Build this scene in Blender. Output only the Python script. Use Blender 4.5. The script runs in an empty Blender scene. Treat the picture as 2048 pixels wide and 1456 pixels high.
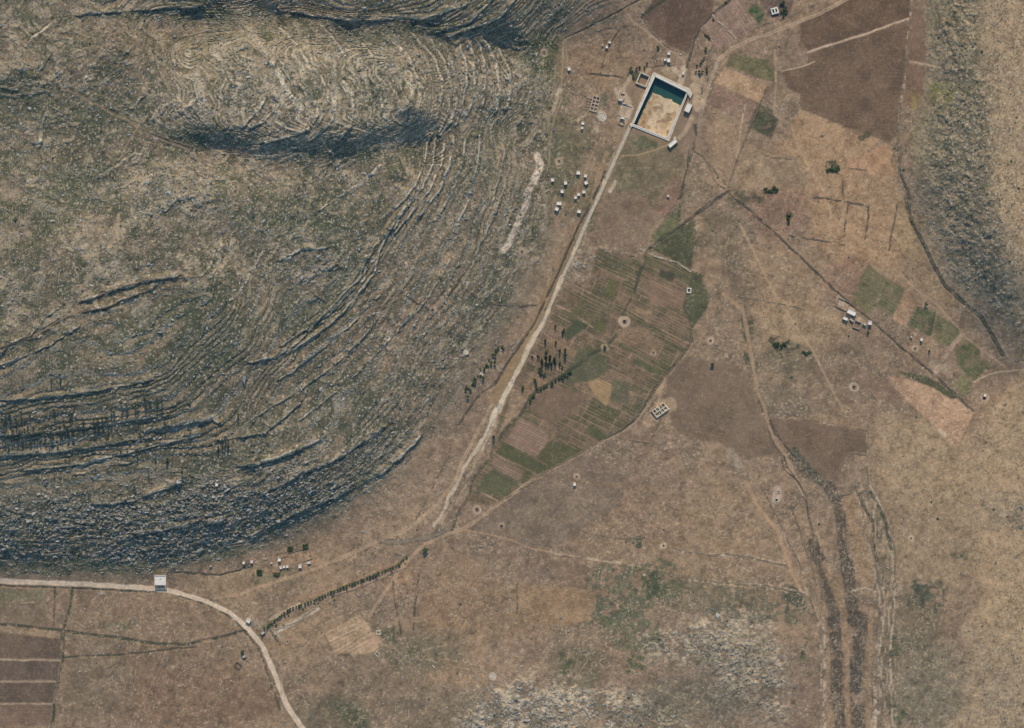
import bpy, math, random
import numpy as np
from math import radians, sin, cos, pi

# ------------------------------------------------------------------ camera, world, sun
scene = bpy.context.scene
import time; T0_ = time.time()
CAMH = 2500.0                      # metres above the plain; 1 photo pixel = 0.5 m on the ground
S = 0.5
cam = bpy.data.cameras.new('camera'); camo = bpy.data.objects.new('camera', cam)
scene.collection.objects.link(camo); scene.camera = camo
camo.location = (0, 0, CAMH); camo.rotation_euler = (0, 0, 0)
cam.sensor_width = 36.0; cam.lens = 36.0*CAMH/1024.0
cam.clip_start = 10; cam.clip_end = 60000
HAZE = 0.7e-5
SUN_EL = 43.0; SUN_ROT = 2.0
w = bpy.data.worlds.new('World'); scene.world = w; w.use_nodes = True
nt = w.node_tree; nt.nodes.clear()
sky = nt.nodes.new('ShaderNodeTexSky'); sky.sky_type = 'NISHITA'; sky.sun_disc = False
sky.sun_elevation = radians(SUN_EL); sky.sun_rotation = radians(SUN_ROT); sky.air_density = 1.6; sky.dust_density = 0.4; sky.ozone_density = 2.0
tn = nt.nodes.new('ShaderNodeVectorMath'); tn.operation = 'MULTIPLY'; tn.inputs[1].default_value = (.72, .98, 1.28)
bg = nt.nodes.new('ShaderNodeBackground'); bg.inputs[1].default_value = 0.13
wo = nt.nodes.new('ShaderNodeOutputWorld')
nt.links.new(sky.outputs[0], tn.inputs[0]); nt.links.new(tn.outputs[0], bg.inputs[0]); nt.links.new(bg.outputs[0], wo.inputs[0])
sl = bpy.data.lights.new('sun', 'SUN'); sl.energy = 3.6; sl.angle = radians(0.5); sl.color = (1.0, 0.90, 0.76)
so = bpy.data.objects.new('sun', sl); scene.collection.objects.link(so)
so.rotation_euler = (-radians(90-SUN_EL), 0, radians(-SUN_ROT)); so.location = (0, 0, 900)
scene.view_settings.view_transform = 'Standard'; scene.view_settings.look = 'None'
scene.view_settings.exposure = 0.0; scene.view_settings.gamma = 1.0
COL = scene.collection
rng = np.random.default_rng(7); random.seed(7)

# ------------------------------------------------------------------ noise and colour helpers
T2 = rng.random((256, 256)).astype(np.float32)
T3 = rng.random((64, 64, 64)).astype(np.float32)
def n2(x, y, sd=0):
    x = x + sd*17.31; y = y + sd*29.77
    xi = np.floor(x).astype(np.int32); yi = np.floor(y).astype(np.int32)
    fx = (x-xi).astype(np.float32); fy = (y-yi).astype(np.float32)
    fx = fx*fx*(3-2*fx); fy = fy*fy*(3-2*fy)
    a = xi & 255; b = (xi+1) & 255; c = yi & 255; d = (yi+1) & 255
    return (T2[a, c]*(1-fx)+T2[b, c]*fx)*(1-fy)+(T2[a, d]*(1-fx)+T2[b, d]*fx)*fy
def fbm(x, y, sc, oc=4, sd=0, g=0.5):
    s = 0; a = 1.0; t = 0
    for i in range(oc):
        s = s+a*n2(x/sc, y/sc, sd+i*3); t += a; a *= g; sc = sc*0.5
    return s/t
def n3(x, y, z):
    xi = np.floor(x).astype(np.int32); yi = np.floor(y).astype(np.int32); zi = np.floor(z).astype(np.int32)
    fx = (x-xi).astype(np.float32); fy = (y-yi).astype(np.float32); fz = (z-zi).astype(np.float32)
    fx = fx*fx*(3-2*fx); fy = fy*fy*(3-2*fy); fz = fz*fz*(3-2*fz)
    a = xi & 63; b = (xi+1) & 63; c = yi & 63; d = (yi+1) & 63; e = zi & 63; f = (zi+1) & 63
    l0 = (T3[a, c, e]*(1-fx)+T3[b, c, e]*fx)*(1-fy)+(T3[a, d, e]*(1-fx)+T3[b, d, e]*fx)*fy
    l1 = (T3[a, c, f]*(1-fx)+T3[b, c, f]*fx)*(1-fy)+(T3[a, d, f]*(1-fx)+T3[b, d, f]*fx)*fy
    return l0*(1-fz)+l1*fz
def sst(a, b, x):
    t = np.clip((x-a)/(b-a), 0, 1); return t*t*(3-2*t)
def lin(c):
    c = np.array(c, dtype=np.float64)/255.0
    return np.where(c <= 0.04045, c/12.92, ((c+0.055)/1.055)**2.4)

# ------------------------------------------------------------------ terrain: spot heights (photo px -> metres)
SPOT = [
 (2, "-80,1145 60,1142 200,1142 320,1138 430,1112 530,1080 620,1045 700,1012 760,975 820,930 870,875 915,820 960,765 1010,700 1050,640 1085,575 1120,510 1140,440 1145,360 1140,280 1135,200 1130,120"),
 (22, "-80,1088 60,1086 200,1082 330,1074 450,1046 550,1014 630,974 700,926 750,872 800,800 840,718 890,650 930,590 965,530 990,470 1010,410 1020,350 1010,290 1000,260 1030,225 1045,180 1040,130 1010,95"),
 (51, "-80,935 60,922 200,905 330,888 450,856"), (42, "560,795 600,745 660,690 720,630 770,570 810,510 850,440 880,380 905,320 905,272 935,235 955,190 950,140 930,100"),
 (71, "-80,850 60,832 200,808 330,785"), (66, "420,740 490,690"), (58, "580,625 620,590 680,530 730,470 770,410 790,350 775,312 870,200 865,130 850,95"),
 (88, "-80,700 0,700 60,680 120,640 180,620 260,595 330,562 400,560"), (78, "470,540"), (72, "500,515 540,480 580,430 590,380 570,330 840,215 810,150 770,110"),
 (93, "-80,560 0,560 100,530 300,480"), (87, "400,430 450,380 200,400 380,340"),
 (92, "300,390 120,450 0,420"),
 (92, "130,180 250,130"), (78, "740,254"), (84, "280,250 0,290 200,300"), (78, "400,296"), (75, "450,301"), (78, "500,308"),
 (74, "600,308"), (70, "650,309"), (65, "700,306"), (58, "760,303"), (50, "815,292"), (43, "860,280"),
 (84, "680,262"), (93, "370,252"), (92, "430,262"), (88, "620,266"), (91, "560,268 500,272"), (69, "800,250"), (90, "620,215"), (94, "540,215 460,215"), (84, "690,210"), (76, "760,205"), (100, "0,120 60,130"), (91, "0,195 70,200"), (87, "0,250 60,250"),
 (66, "700,66 780,72"), (55, "860,78"), (40, "960,84"), (70, "600,44"), (74, "540,32"), (80, "400,34"), (85, "300,38"), (92, "130,34"),
 (95, "500,150 400,160"), (84, "650,120 560,90"), (88, "480,80"), (95, "250,90"), (84, "540,4"), (78, "700,30"), (91, "400,4"), (96, "250,4"), (102, "0,150"),
 (66, "860,40"), (52, "960,46"), (94, "700,-60"), (80, "860,-60"), (66, "960,-40 1000,-80"), (38, "1040,48"), (30, "1045,72"),
 (106, "500,-80 200,-80 0,-80"), (24, "1130,0 1150,-60"), (14, "1100,60 1220,-20"), (52, "1040,-10"),
 (4, "1830,-80 1812,60 1810,180 1800,300 1825,430 1880,560 1960,660 2020,760"),
 (22, "1890,-60 1890,100 1880,220 1870,330 1895,430 1945,540 2010,620 2080,760"),
 (44, "1965,-60 1965,80 1965,240 1960,360 1975,450 2020,540"),
 (56, "2100,0 2100,200 2110,400 2140,600"),
 (30, "2150,900"), (22, "2100,1050"), (26, "2120,1300 2120,1500"), (10, "1950,1000 1900,1300"), (13, "1930,1500"), (5, "1960,860"),
 (14, "1440,1290"), (10, "1350,1260 1530,1330"), (16, "1080,1450 1180,1480"), (9, "960,1390 1260,1420"), (4, "850,1400"), (5, "1420,1400"),
 (0, "1200,60 1320,60 1500,60 1700,60 1200,200 1320,210 1500,200 1700,200 1240,350 1400,350 1600,350 1740,350 1210,450 1350,480 1500,500 1650,520 1780,560 1180,600 1300,620 1450,650 1600,680 1750,700 1900,760 1120,720 1250,760 1400,800 1600,820 1800,860 1050,850 1200,880 1350,950 1500,960 1700,980 1000,960 900,1040 1100,1050 1300,1080 1500,1120 1650,1150 800,1100 950,1180 1150,1180 600,1150 700,1250 850,1280 1000,1290 450,1200 300,1220 100,1220 -80,1220 550,1350 700,1400 400,1350 200,1350 0,1350 -80,1500 200,1500 500,1520 700,1520 1650,1300 1600,1456 1740,1400 1780,1250"),
]
P = []; Z = []
for e, s in SPOT:
    for q in s.split():
        a, b = q.split(','); P.append((float(a), float(b))); Z.append(float(e))
P = np.array(P)/100.0; Z = np.array(Z)
def tps(r2): return 0.5*r2*np.log(r2+1e-9)
N = len(P)
D = ((P[:, None]-P[None])**2).sum(-1)
A = np.zeros((N+3, N+3)); A[:N, :N] = tps(D)+np.eye(N)*0.004; A[:N, N] = 1; A[:N, N+1:] = P; A[N:, :N] = A[:N, N:].T
Wt = np.linalg.solve(A, np.concatenate([Z, [0, 0, 0]]))
CX = np.arange(-160, 2220, 8.0); CY = np.arange(-160, 1640, 8.0)
cxx, cyy = np.meshgrid(CX/100, CY/100)
Hc = Wt[N]+Wt[N+1]*cxx+Wt[N+2]*cyy
for i in range(N): Hc = Hc+Wt[i]*tps((cxx-P[i, 0])**2+(cyy-P[i, 1])**2)
def cub(f):                     # Catmull-Rom weights
    return (-.5*f+f*f-.5*f**3, 1-2.5*f*f+1.5*f**3, .5*f+2*f*f-1.5*f**3, -.5*f*f+.5*f**3)
def hbase(px, py):
    u = (np.clip(px, -140, 2190)-CX[0])/8; v = (np.clip(py, -140, 1600)-CY[0])/8
    ui = np.floor(u).astype(int); vi = np.floor(v).astype(int)
    wu = cub(u-ui); wv = cub(v-vi); s = 0
    for i in range(4):
        for j in range(4):
            s = s+wv[j]*wu[i]*Hc[np.clip(vi+j-1, 0, len(CY)-1), np.clip(ui+i-1, 0, len(CX)-1)]
    return s
def world(px, py, h=0.0):       # where the sight line through a ground point meets height h
    k = (CAMH-h)/CAMH
    return (px-1024.0)*S*k, (728.0-py)*S*k

# ------------------------------------------------------------------ terrain grid
ST = 1.3333
core_x = np.arange(-70, 2118.1, ST); core_y = np.arange(-70, 1526.1, ST)
geo = np.cumsum(ST*1.22**np.arange(1, 43))
GX = np.concatenate([core_x[0]-geo[::-1], core_x, core_x[-1]+geo]); GY = np.concatenate([core_y[0]-geo[::-1], core_y, core_y[-1]+geo])
NX, NY = len(GX), len(GY)
PX, PY = np.meshgrid(GX, GY)
print('grid', NX, NY, NX*NY, time.time()-T0_)
H0 = hbase(PX, PY)
WX = PX+(fbm(PX, PY, 18, 3, 1)-.5)*9; WY = PY+(fbm(PX, PY, 18, 3, 5)-.5)*9    # roughened coordinates for natural edges
def parse(s): return np.array([[float(v) for v in q.split(',')] for q in s.split()])
def box(x0, x1, y0, y1):
    return slice(max(np.searchsorted(GY, y0)-1, 0), np.searchsorted(GY, y1)+1), slice(max(np.searchsorted(GX, x0)-1, 0), np.searchsorted(GX, x1)+1)
def poly(pts, rough=0.0):
    """mask of a polygon (bool, full grid)"""
    if isinstance(pts, str): pts = parse(pts)
    m = np.zeros(PX.shape, bool)
    sy, sx = box(pts[:, 0].min()-12, pts[:, 0].max()+12, pts[:, 1].min()-12, pts[:, 1].max()+12)
    X = PX[sy, sx]+rough*(WX-PX)[sy, sx]; Y = PY[sy, sx]+rough*(WY-PY)[sy, sx]
    r = np.zeros(X.shape, bool); n = len(pts)
    for i in range(n):
        x0, y0 = pts[i]; x1, y1 = pts[(i+1) % n]
        if y0 == y1: continue
        c = (y0 > Y) != (y1 > Y)
        r ^= c & (X < (x1-x0)*(Y-y0)/(y1-y0)+x0)
    m[sy, sx] = r
    return m
def blur(m, k):
    sl = bbox(m, 4*k+4); out = np.zeros(m.shape, np.float32)
    if sl is None: return out
    f = m[sl].astype(np.float32)
    for _ in range(2):
        for ax in (0, 1):
            c = np.cumsum(np.concatenate([np.repeat(f.take([0], ax), k+1, ax), f, np.repeat(f.take([-1], ax), k, ax)], ax), ax)
            n = f.shape[ax]
            f = np.clip((c.take(range(2*k+1, 2*k+1+n), ax)-c.take(range(0, n), ax))/(2*k+1), 0, 1)
            f[f < 1e-4] = 0
    out[sl] = f
    return out
def soft(pts, k, rough=1.0): return blur(poly(pts, rough), k)
def dist(pts, pad=14, rough=0.0):
    """distance and side to a polyline, far = 1e3"""
    if isinstance(pts, str): pts = parse(pts)
    d = np.full(PX.shape, 1e3, np.float32); sd = np.zeros(PX.shape, np.float32)
    for i in range(len(pts)-1):
        (x0, y0), (x1, y1) = pts[i], pts[i+1]
        sy, sx = box(min(x0, x1)-pad, max(x0, x1)+pad, min(y0, y1)-pad, max(y0, y1)+pad)
        X = PX[sy, sx]+rough*(WX-PX)[sy, sx]; Y = PY[sy, sx]+rough*(WY-PY)[sy, sx]
        L2 = (x1-x0)**2+(y1-y0)**2+1e-9
        t = np.clip(((X-x0)*(x1-x0)+(Y-y0)*(y1-y0))/L2, 0, 1)
        dd = np.hypot(X-x0-t*(x1-x0), Y-y0-t*(y1-y0))
        cr = ((X-x0)*(y1-y0)-(Y-y0)*(x1-x0))/np.sqrt(L2)
        o = d[sy, sx]; q = dd < o
        o[q] = dd[q]; sd[sy, sx][q] = cr[q]
    return d, sd
def blob(cx, cy, rx, ry, rot=0, rough=1.0, pw=2.0):
    c, s = cos(radians(rot)), sin(radians(rot))
    X = PX+rough*2*(WX-PX)-cx; Y = PY+rough*2*(WY-PY)-cy
    q = ((X*c+Y*s)/rx)**2+((-X*s+Y*c)/ry)**2
    return np.clip(1.3-q**(pw/2), 0, 1)/1.0

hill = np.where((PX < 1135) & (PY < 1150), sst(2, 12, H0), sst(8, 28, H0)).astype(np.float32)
core = (PX > -75) & (PX < 2122) & (PY > -75) & (PY < 1530)
Cc = np.empty(PX.shape+(3,), np.float32)
def paint(m, c, k=1.0):
    m = np.asarray(m, np.float32)
    sl = bbox(m)
    if sl is None: return
    m = m[sl]*k; c = lin(c).astype(np.float32); C_ = Cc[sl]
    for i in range(3): C_[..., i] += m*(c[i]-C_[..., i])
def bbox(m, pad=0):
    r = np.flatnonzero(m.any(1)); c = np.flatnonzero(m.any(0))
    if len(r) == 0: return None
    return slice(max(r[0]-pad, 0), r[-1]+1+pad), slice(max(c[0]-pad, 0), c[-1]+1+pad)
def tint(m, f):
    for i in range(3): Cc[..., i] *= 1+m*(f[i]-1)

# --- low frequency ground colours
low = fbm(PX, PY, 160, 4, 11); mid = fbm(PX, PY, 34, 4, 23); fine = fbm(PX, PY, 7, 3, 31); fin2 = fbm(PX, PY, 4.2, 2, 47)
Cc[...] = lin((126, 107, 86))
paint(sst(.42, .62, low)*(1-hill), (138, 116, 90), .7)
paint(sst(.5, .66, mid)*(1-hill), (112, 98, 80), .6)
paint(hill, (114, 103, 83))
paint(hill*sst(.44, .64, low), (104, 96, 75), .8)
paint(hill*sst(.46, .6, mid), (84, 86, 64), .65)
paint(hill*sst(.44, .3, mid), (138, 124, 100), .5)
BL = [ # cx cy rx ry rot colour k
 (300,75,190,38,4,(140,118,92),.5),(560,130,200,80,8,(146,134,106),.6),(430,90,90,40,0,(142,130,98),.5),(240,230,90,50,20,(98,96,74),.6),
 (150,340,110,90,0,(92,88,68),.7),(160,480,90,40,0,(138,120,92),.5),(330,360,100,45,0,(152,138,108),.6),(900,150,110,80,0,(138,124,98),.7),(1490,396,50,14,0,(84,78,60),.8),(1470,560,12,45,-15,(88,80,62),.7),(1495,610,9,30,-10,(86,80,62),.7),(1700,690,40,26,20,(106,94,76),.6),(1440,600,8,60,5,(96,88,70),.5),(1385,480,14,40,0,(84,84,62),.6),(1340,440,16,30,30,(92,90,66),.6),(1255,430,40,50,0,(104,92,72),.5),(1750,480,70,60,0,(150,122,90),.4),(560,500,80,60,0,(96,94,74),.5),(930,420,60,60,0,(112,102,82),.5),
 (760,100,60,40,0,(128,120,92),.6),(640,460,110,70,30,(92,92,72),.7),(500,420,80,50,0,(104,100,78),.6),(330,640,180,50,-20,(88,88,66),.8),(420,660,130,60,-20,(92,90,68),.8),
 (560,740,160,70,-35,(112,98,78),.7),(800,640,150,90,-40,(122,102,82),.8),(850,500,120,90,-50,(128,112,90),.6),(900,780,140,60,-45,(120,104,84),.7),
 (250,820,320,60,0,(84,84,64),.6),(250,900,320,60,0,(82,82,66),.7),(300,1050,360,60,0,(86,84,68),.6),(550,1000,200,60,-18,(92,86,70),.6),(820,1000,120,60,-45,(138,118,94),.8),(700,1080,130,40,-25,(132,112,88),.7),
 (1110,330,60,110,10,(118,102,80),.6),(1085,120,55,55,0,(86,88,60),.7),(1190,120,90,50,0,(130,108,82),.6),(1230,190,80,60,0,(132,112,88),.5),(1130,280,60,60,0,(96,92,68),.6),(1160,390,60,60,0,(104,96,70),.5),
 (1300,330,70,45,-20,(112,102,78),.8),(1230,440,60,70,10,(118,98,78),.7),(1350,380,70,50,-40,(112,100,76),.6),(1230,310,40,18,0,(92,92,66),.6),
 (1480,340,80,60,0,(142,120,92),.8),(1640,330,120,80,0,(150,122,92),.8),(1720,440,110,110,0,(152,124,92),.8),(1560,420,70,60,0,(128,100,80),.6),(1560,560,100,90,0,(142,118,90),.7),(1700,560,60,50,0,(132,104,82),.6),
 (1440,470,40,50,0,(104,94,72),.6),(1480,550,30,70,-20,(104,92,74),.6),(1600,650,110,60,10,(150,126,94),.6),(1650,740,110,50,15,(118,102,80),.6),(1580,720,50,40,0,(100,92,72),.6),
 (1560,800,60,40,0,(112,100,80),.7),(1650,850,80,20,5,(140,118,88),.6),(1750,850,130,50,20,(136,114,88),.6),(1860,940,140,110,30,(148,126,96),.8),(1850,1100,140,100,0,(140,120,92),.8),(1830,1250,60,80,0,(112,100,78),.7),(1860,1380,90,100,0,(112,104,84),.6),
 (1420,700,60,50,0,(126,108,84),.5),(1220,1030,220,70,5,(128,106,82),.7),(1450,1030,90,80,0,(138,116,88),.7),(1300,1130,200,60,0,(128,108,84),.7),(1400,1190,150,40,0,(112,100,78),.7),
 (0,0,1,1,0,(84,86,64),0),(0,0,1,1,0,(84,86,64),0),(0,0,1,1,0,(84,86,64),0),(0,0,1,1,0,(84,86,64),0),(1150,1330,60,50,0,(104,96,76),.6),(1240,1310,60,40,0,(120,102,80),.6),(1370,1400,120,50,0,(112,102,82),.7),
 (1160,1180,60,45,0,(124,102,78),.6),(1000,1220,160,60,0,(130,108,82),.7),(900,1200,60,90,20,(134,108,82),.6),(760,1350,120,60,0,(112,98,78),.6),(660,1430,90,50,0,(94,88,68),.6),(850,1300,100,50,0,(112,100,78),.6),(900,1430,120,60,0,(104,96,78),.6),
 (330,1240,220,60,0,(128,108,84),.7),(400,1400,200,70,0,(118,96,74),.8),(200,1340,80,120,0,(112,98,78),.7),(340,1310,120,40,0,(112,94,74),.6),(600,1290,60,60,0,(142,118,90),.6),(440,1170,120,25,-15,(132,112,86),.6),(800,1160,50,40,0,(140,112,84),.6),
 (1900,60,60,70,0,(148,130,98),.7),(1890,190,35,40,0,(118,110,66),.7),(1860,280,40,60,0,(128,118,84),.7),(1840,500,30,140,-28,(150,126,90),.6)]
for b in BL: paint(sst(0, .9, blob(*b[:5])), b[5], b[6])
# the smooth tan plateau along the east edge
e_mask = e = sst(0, 60, PX-np.interp(PY, [-80, 0, 300, 560, 700, 800, 1456], [1900, 1925, 1955, 1975, 2030, 1960, 1880])+(mid-.5)*70)
paint(e, (156, 132, 100), .85); paint(e*sst(.45, .6, low), (144, 125, 98), .5)
hill_p = hill*(1-.9*e)
# grey rocky belts
rockzone = np.zeros(PX.shape, np.float32)
RZ = [("1862,0 1895,60 1940,150 1965,260 1970,420 1965,560 2010,660 2040,740 2000,710 1935,600 1885,555 1845,470 1825,380 1840,300 1845,250 1855,160 1850,80", .8),
 ("-80,980 150,985 300,990 450,960 560,930 640,895 700,900 760,860 800,860 810,930 740,985 640,1040 530,1085 430,1115 320,1145 200,1140 -80,1142", .95),
 ("620,340 720,320 780,310 760,370 700,410 640,400", .7), ("560,480 660,480 690,540 640,600 560,560", .75), ("590,560 690,500 700,540 640,610", .5),
 ("250,330 420,320 440,400 400,440 270,440", .75), ("290,190 430,175 440,240 330,260", .8), ("0,240 100,240 90,330 0,380", .35), ("0,520 80,520 60,600 0,620", .4),
 ("430,80 560,100 640,170 700,250 700,285 460,285 440,200", .7), ("700,110 780,120 870,180 850,250 720,270 640,170", .55), ("880,95 1050,110 1060,200 960,260 890,230", .85), ("560,60 880,90 880,180 700,130", .5),
 ("930,1385 1060,1350 1180,1370 1280,1385 1380,1440 1400,1540 900,1540", 1.0), ("1280,1275 1380,1250 1450,1220 1530,1240 1570,1330 1570,1440 1500,1420 1420,1330 1290,1310", 1.0), ("1430,1400 1570,1300 1580,1440 1480,1456", .5),
 ("100,380 160,385 160,420 90,415", .3), ("30,340 110,345 110,375 40,370", .8), ("1150,480 1185,500 1180,560 1120,575", .9), ("1880,400 1990,420 2040,620 1960,620", .7),
 ("1000,360 1060,380 1050,470 990,500", .5), ("850,330 960,260 1000,330 900,500 800,560 780,500", .3), ("640,700 900,560 950,620 700,820", .3), ("1800,1330 2000,1250 2060,1400 1980,1540 1820,1540", .35), ("1950,980 2080,1000 2080,1070 1990,1050", .7)]
for p, k in RZ: rockzone = np.maximum(rockzone, soft(p, 14)*k)
rockzone = rockzone*sst(.18, .42, fbm(PX, PY, 40, 3, 61))
oc = soft('1275,1275 1380,1250 1450,1215 1540,1235 1575,1330 1575,1440 1490,1420 1420,1340 1290,1315', 10); rockzone = np.maximum(rockzone, oc*.8*sst(.3, .5, mid))
# strata: noise that is long along the contours and short across them
wz = H0*1.0+(fbm(PX, PY, 60, 3, 71)-.5)*5
strat = .6*n3(PX/26, PY/26, wz/1.5)+.4*n3(PX/12+9, PY/12, wz/.75+11)
es = sst(1740, 1790, PX); strat = strat*(1-es)+es*fbm(PX, PY, 10, 3, 73)
foot = sst(930, 990, PY)*(PX < 900)
paint(rockzone*foot, (84, 84, 68), .7)
paint(rockzone*(1-.75*es)*(1-.7*foot)*sst(.44, .62, fine*.5+strat*.5), (174, 160, 134), .85); paint(rockzone*es, (136, 122, 98), .75)
paint(rockzone*sst(.52, .36, strat), (96, 94, 78), .6)
paint(hill_p*(1-rockzone)*sst(.54, .66, strat), (164, 148, 118), .6)
paint(hill_p*sst(.46, .36, strat)*sst(.4, .6, mid), (78, 82, 62), .5)

print('t terr', time.time()-T0_)
paint(oc*sst(.42, .56, fine*.6+mid*.4), (164, 150, 124), .5)
# --- terraces on the hillsides
TZ = [("-80,720 40,700 170,640 340,570 420,600 520,560 640,600 760,470 820,380 850,300 890,290 880,400 860,480 780,600 700,700 600,800 520,880 400,920 200,990 -80,990", 1.0),
 ("440,190 560,150 700,200 720,290 460,300", .6), ("830,90 1060,90 1080,200 960,270 850,280 880,180", .9), ("850,280 1010,270 1060,400 960,600 800,800 700,900 560,940 600,800 780,600 860,450", 1.0),
 ("560,-60 1060,-60 1080,60 1000,80 700,60 560,30", .9), ("120,-60 560,-60 540,30 200,50 100,30", .8), ("1040,-60 1240,-60 1240,60 1060,70", .5), ("-80,-80 130,-60 120,60 -80,200", .5), ("-80,190 100,220 120,340 -80,350", .4), ("560,60 820,80 860,280 560,290", .45),
 ("160,640 500,500 520,420 480,330 380,450 200,560", .3), ("540,1000 760,880 900,760 960,640 1080,400 1090,520 960,760 800,940 600,1050", .6), ("-80,340 500,330 620,430 500,520 100,620 -80,640", .35)]
terr = np.zeros(PX.shape, np.float32)
for p, k in TZ: terr = np.maximum(terr, soft(p, 12)*k)
terr *= .35+.65*sst(.2, .36, fbm(PX, PY, 70, 3, 83))
wt = H0+(fbm(PX, PY, 150, 3, 91)-.5)*7.0+(fbm(PX, PY, 45, 2, 93)-.5)*2.2+(fbm(PX, PY, 11, 2, 95)-.5)*.45
step = 2.7
HA = soft("300,70 440,50 560,50 760,75 860,95 880,200 860,285 560,296 430,292 330,240", 22)
tt = wt/step*(1-.55*HA)-HA*1.1*np.hypot((PX-330), (PY-178)/.78)/18.0+((n2(PX/34, PY/34, 97)-.5)*1.7+(n2(PX/11, PY/11, 98)-.5)*.7)*HA; tt = tt+.42*np.sin(tt*1.37)+.3*np.sin(tt*.61+2); fr = tt-np.floor(tt)
terr = np.maximum(terr, HA*.9*sst(.2, .4, fbm(PX, PY, 50, 3, 84)))
brk = sst(.2, .4, n3(PX/30, PY/30, np.floor(tt)*.73+5))        # gaps along a ledge
amp = terr*(.35+.65*brk)*(1-HA*.45*sst(.45, .6, fbm(PX, PY, 28, 3, 99)))
tread = np.where(fr < .78, fr*.22, .1716+(fr-.78)*3.765)
H = H0+amp*step*(tread-fr)
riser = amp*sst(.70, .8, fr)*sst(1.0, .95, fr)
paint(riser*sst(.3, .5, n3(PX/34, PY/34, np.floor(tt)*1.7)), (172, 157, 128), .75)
paint(amp*sst(.0, .03, fr)*sst(.3, .14, fr)*sst(.2, .4, n3(PX/50, PY/50, np.floor(tt)*2.3)), (66, 68, 52), .72)  # dark vegetation at the riser foot, with riser shading painted in
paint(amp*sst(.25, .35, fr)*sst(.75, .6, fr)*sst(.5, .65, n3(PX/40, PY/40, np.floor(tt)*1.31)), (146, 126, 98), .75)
paint(HA*amp*sst(.35, .55, fr)*sst(.3, .5, n3(PX/26, PY/26, np.floor(tt)*1.9)), (186, 175, 150), .9)
# --- bold single ledges that stand out on the slopes: (line, width, height)
LG = [("509,73 538,111 559,147 576,188 603,217", 9, 1.6), ("597,164 629,199 638,229 617,258 573,273 530,284", 4, 2.4), ("688,164 705,188 708,223 699,255 676,279", 5, 2.4), ("553,188 556,211 529,243 503,255", 4, 2.2), ("529,196 518,217 485,252", 5, 2.2), ("673,205 664,240 641,264 617,281", 3, 2), ("640,150 655,180 655,215 640,245", 3, 1.8),
 ("823,67 867,111 884,164 881,205 870,249 864,270", 3, 2), ("861,79 890,123 902,176 896,229 878,264", 3, 2), ("905,120 910,164 913,205 902,243 881,270", 3.5, 2), ("920,90 934,130 934,164 925,211 911,249", 3, 2), ("940,85 949,124 949,164 949,199 934,229", 4, 2), ("955,82 969,120 972,164 965,210", 3, 1.8), ("969,82 993,123 999,176 993,220", 4, 2), ("999,100 1016,132 1022,176 1015,215", 3, 1.8), ("764,67 793,88 820,117 831,147 846,176", 3.5, 2), ("690,60 720,85 745,110", 3, 1.6), ("640,50 665,75 690,110", 3, 1.6), ("560,55 590,85 620,130", 3, 1.6), ("740,150 760,180 765,215", 3, 1.5), ("800,170 815,205 812,240", 2.5, 1.5),
 ("858,273 849,323 831,372 787,422", 3, 2.2), ("872,276 866,330 845,375 808,420 770,470", 3, 2.2), ("890,276 882,331 860,378 825,422 790,465", 3, 2.2), ("908,276 899,331 880,378 840,430", 3, 2.2), ("930,280 925,330 905,385 870,440", 3, 1.8), ("960,270 955,330 940,390 915,450", 3, 1.8),
 ("811,412 793,450 746,495 735,526 729,558 691,594 658,626 617,655 565,690", 3, 2.4), ("790,440 760,500 750,545 715,590 680,630 630,670 580,705", 3, 2.4), ("735,511 722,552 690,585 645,630 603,680 553,714 500,726", 3, 2.2), ("560,760 640,700 700,650 760,590", 3, 2), ("520,830 600,780 680,720 740,660", 3, 2), ("600,840 700,760 770,690 830,620", 3, 1.8), ("900,520 860,590 800,660", 3, 1.8), ("1000,400 980,450 950,510", 3, 1.6), ("1010,300 1000,350 985,400", 3, 1.6),
 ("446,490 440,520 422,552", 6, 1.6), ("430,500 424,530 405,552", 4, 1.6), ("167,602 235,576 317,558 355,552", 3.5, 2.8), ("167,623 217,610 264,590 305,576", 3.5, 2.8), ("0,708 18,684 59,676 88,635 117,617", 3, 2.4), ("0,730 50,712 100,690 160,650", 2.5, 2.4),
 ("188,1008 264,1002 346,970 367,955", 4, 3), ("293,861 370,845 425,838 437,844", 4, 3), ("440,879 528,867 600,806", 4, 3), ("481,932 557,914 600,897", 4, 3), ("152,949 205,932 260,925", 3, 2.4), ("264,1072 352,1055 440,1043", 4, 3), ("500,932 588,905 647,873", 4, 3), ("523,988 603,947 676,917 764,859", 4, 3), ("500,1070 588,1029 676,990 764,947 840,875", 4, 3), ("0,910 100,905 200,890 300,875", 3, 2.6), ("0,870 120,862 220,848 330,830", 3, 2.6), ("0,800 100,795 200,780 300,760", 3, 2.4), ("50,940 150,930 260,905 400,870", 3, 2.6),
 ("864,67 940,44 984,0", 3, 2.4), ("896,73 999,35 1028,0", 3, 2.4), ("560,20 700,40 850,36 930,10", 3, 2.4), ("160,30 260,20 400,12", 3, 2.4), ("264,217 280,200 296,185", 5, 1.8), ("300,240 320,215 350,200", 4, 1.6), ("200,355 230,335 262,310", 4, 1.6), ("345,230 370,215 395,195", 5, 1.8), ("60,80 85,60 110,40", 3, 1.6), ("100,110 80,140 60,160", 3, 1.6), ("95,215 85,240 80,290", 5, 1.4), ("330,420 350,400 380,395", 4, 1.6), ("640,420 670,400 700,380", 4, 1.6), ("560,520 600,500 650,495", 4, 1.8), ("700,380 740,350 760,330", 4, 1.6)]
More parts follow.
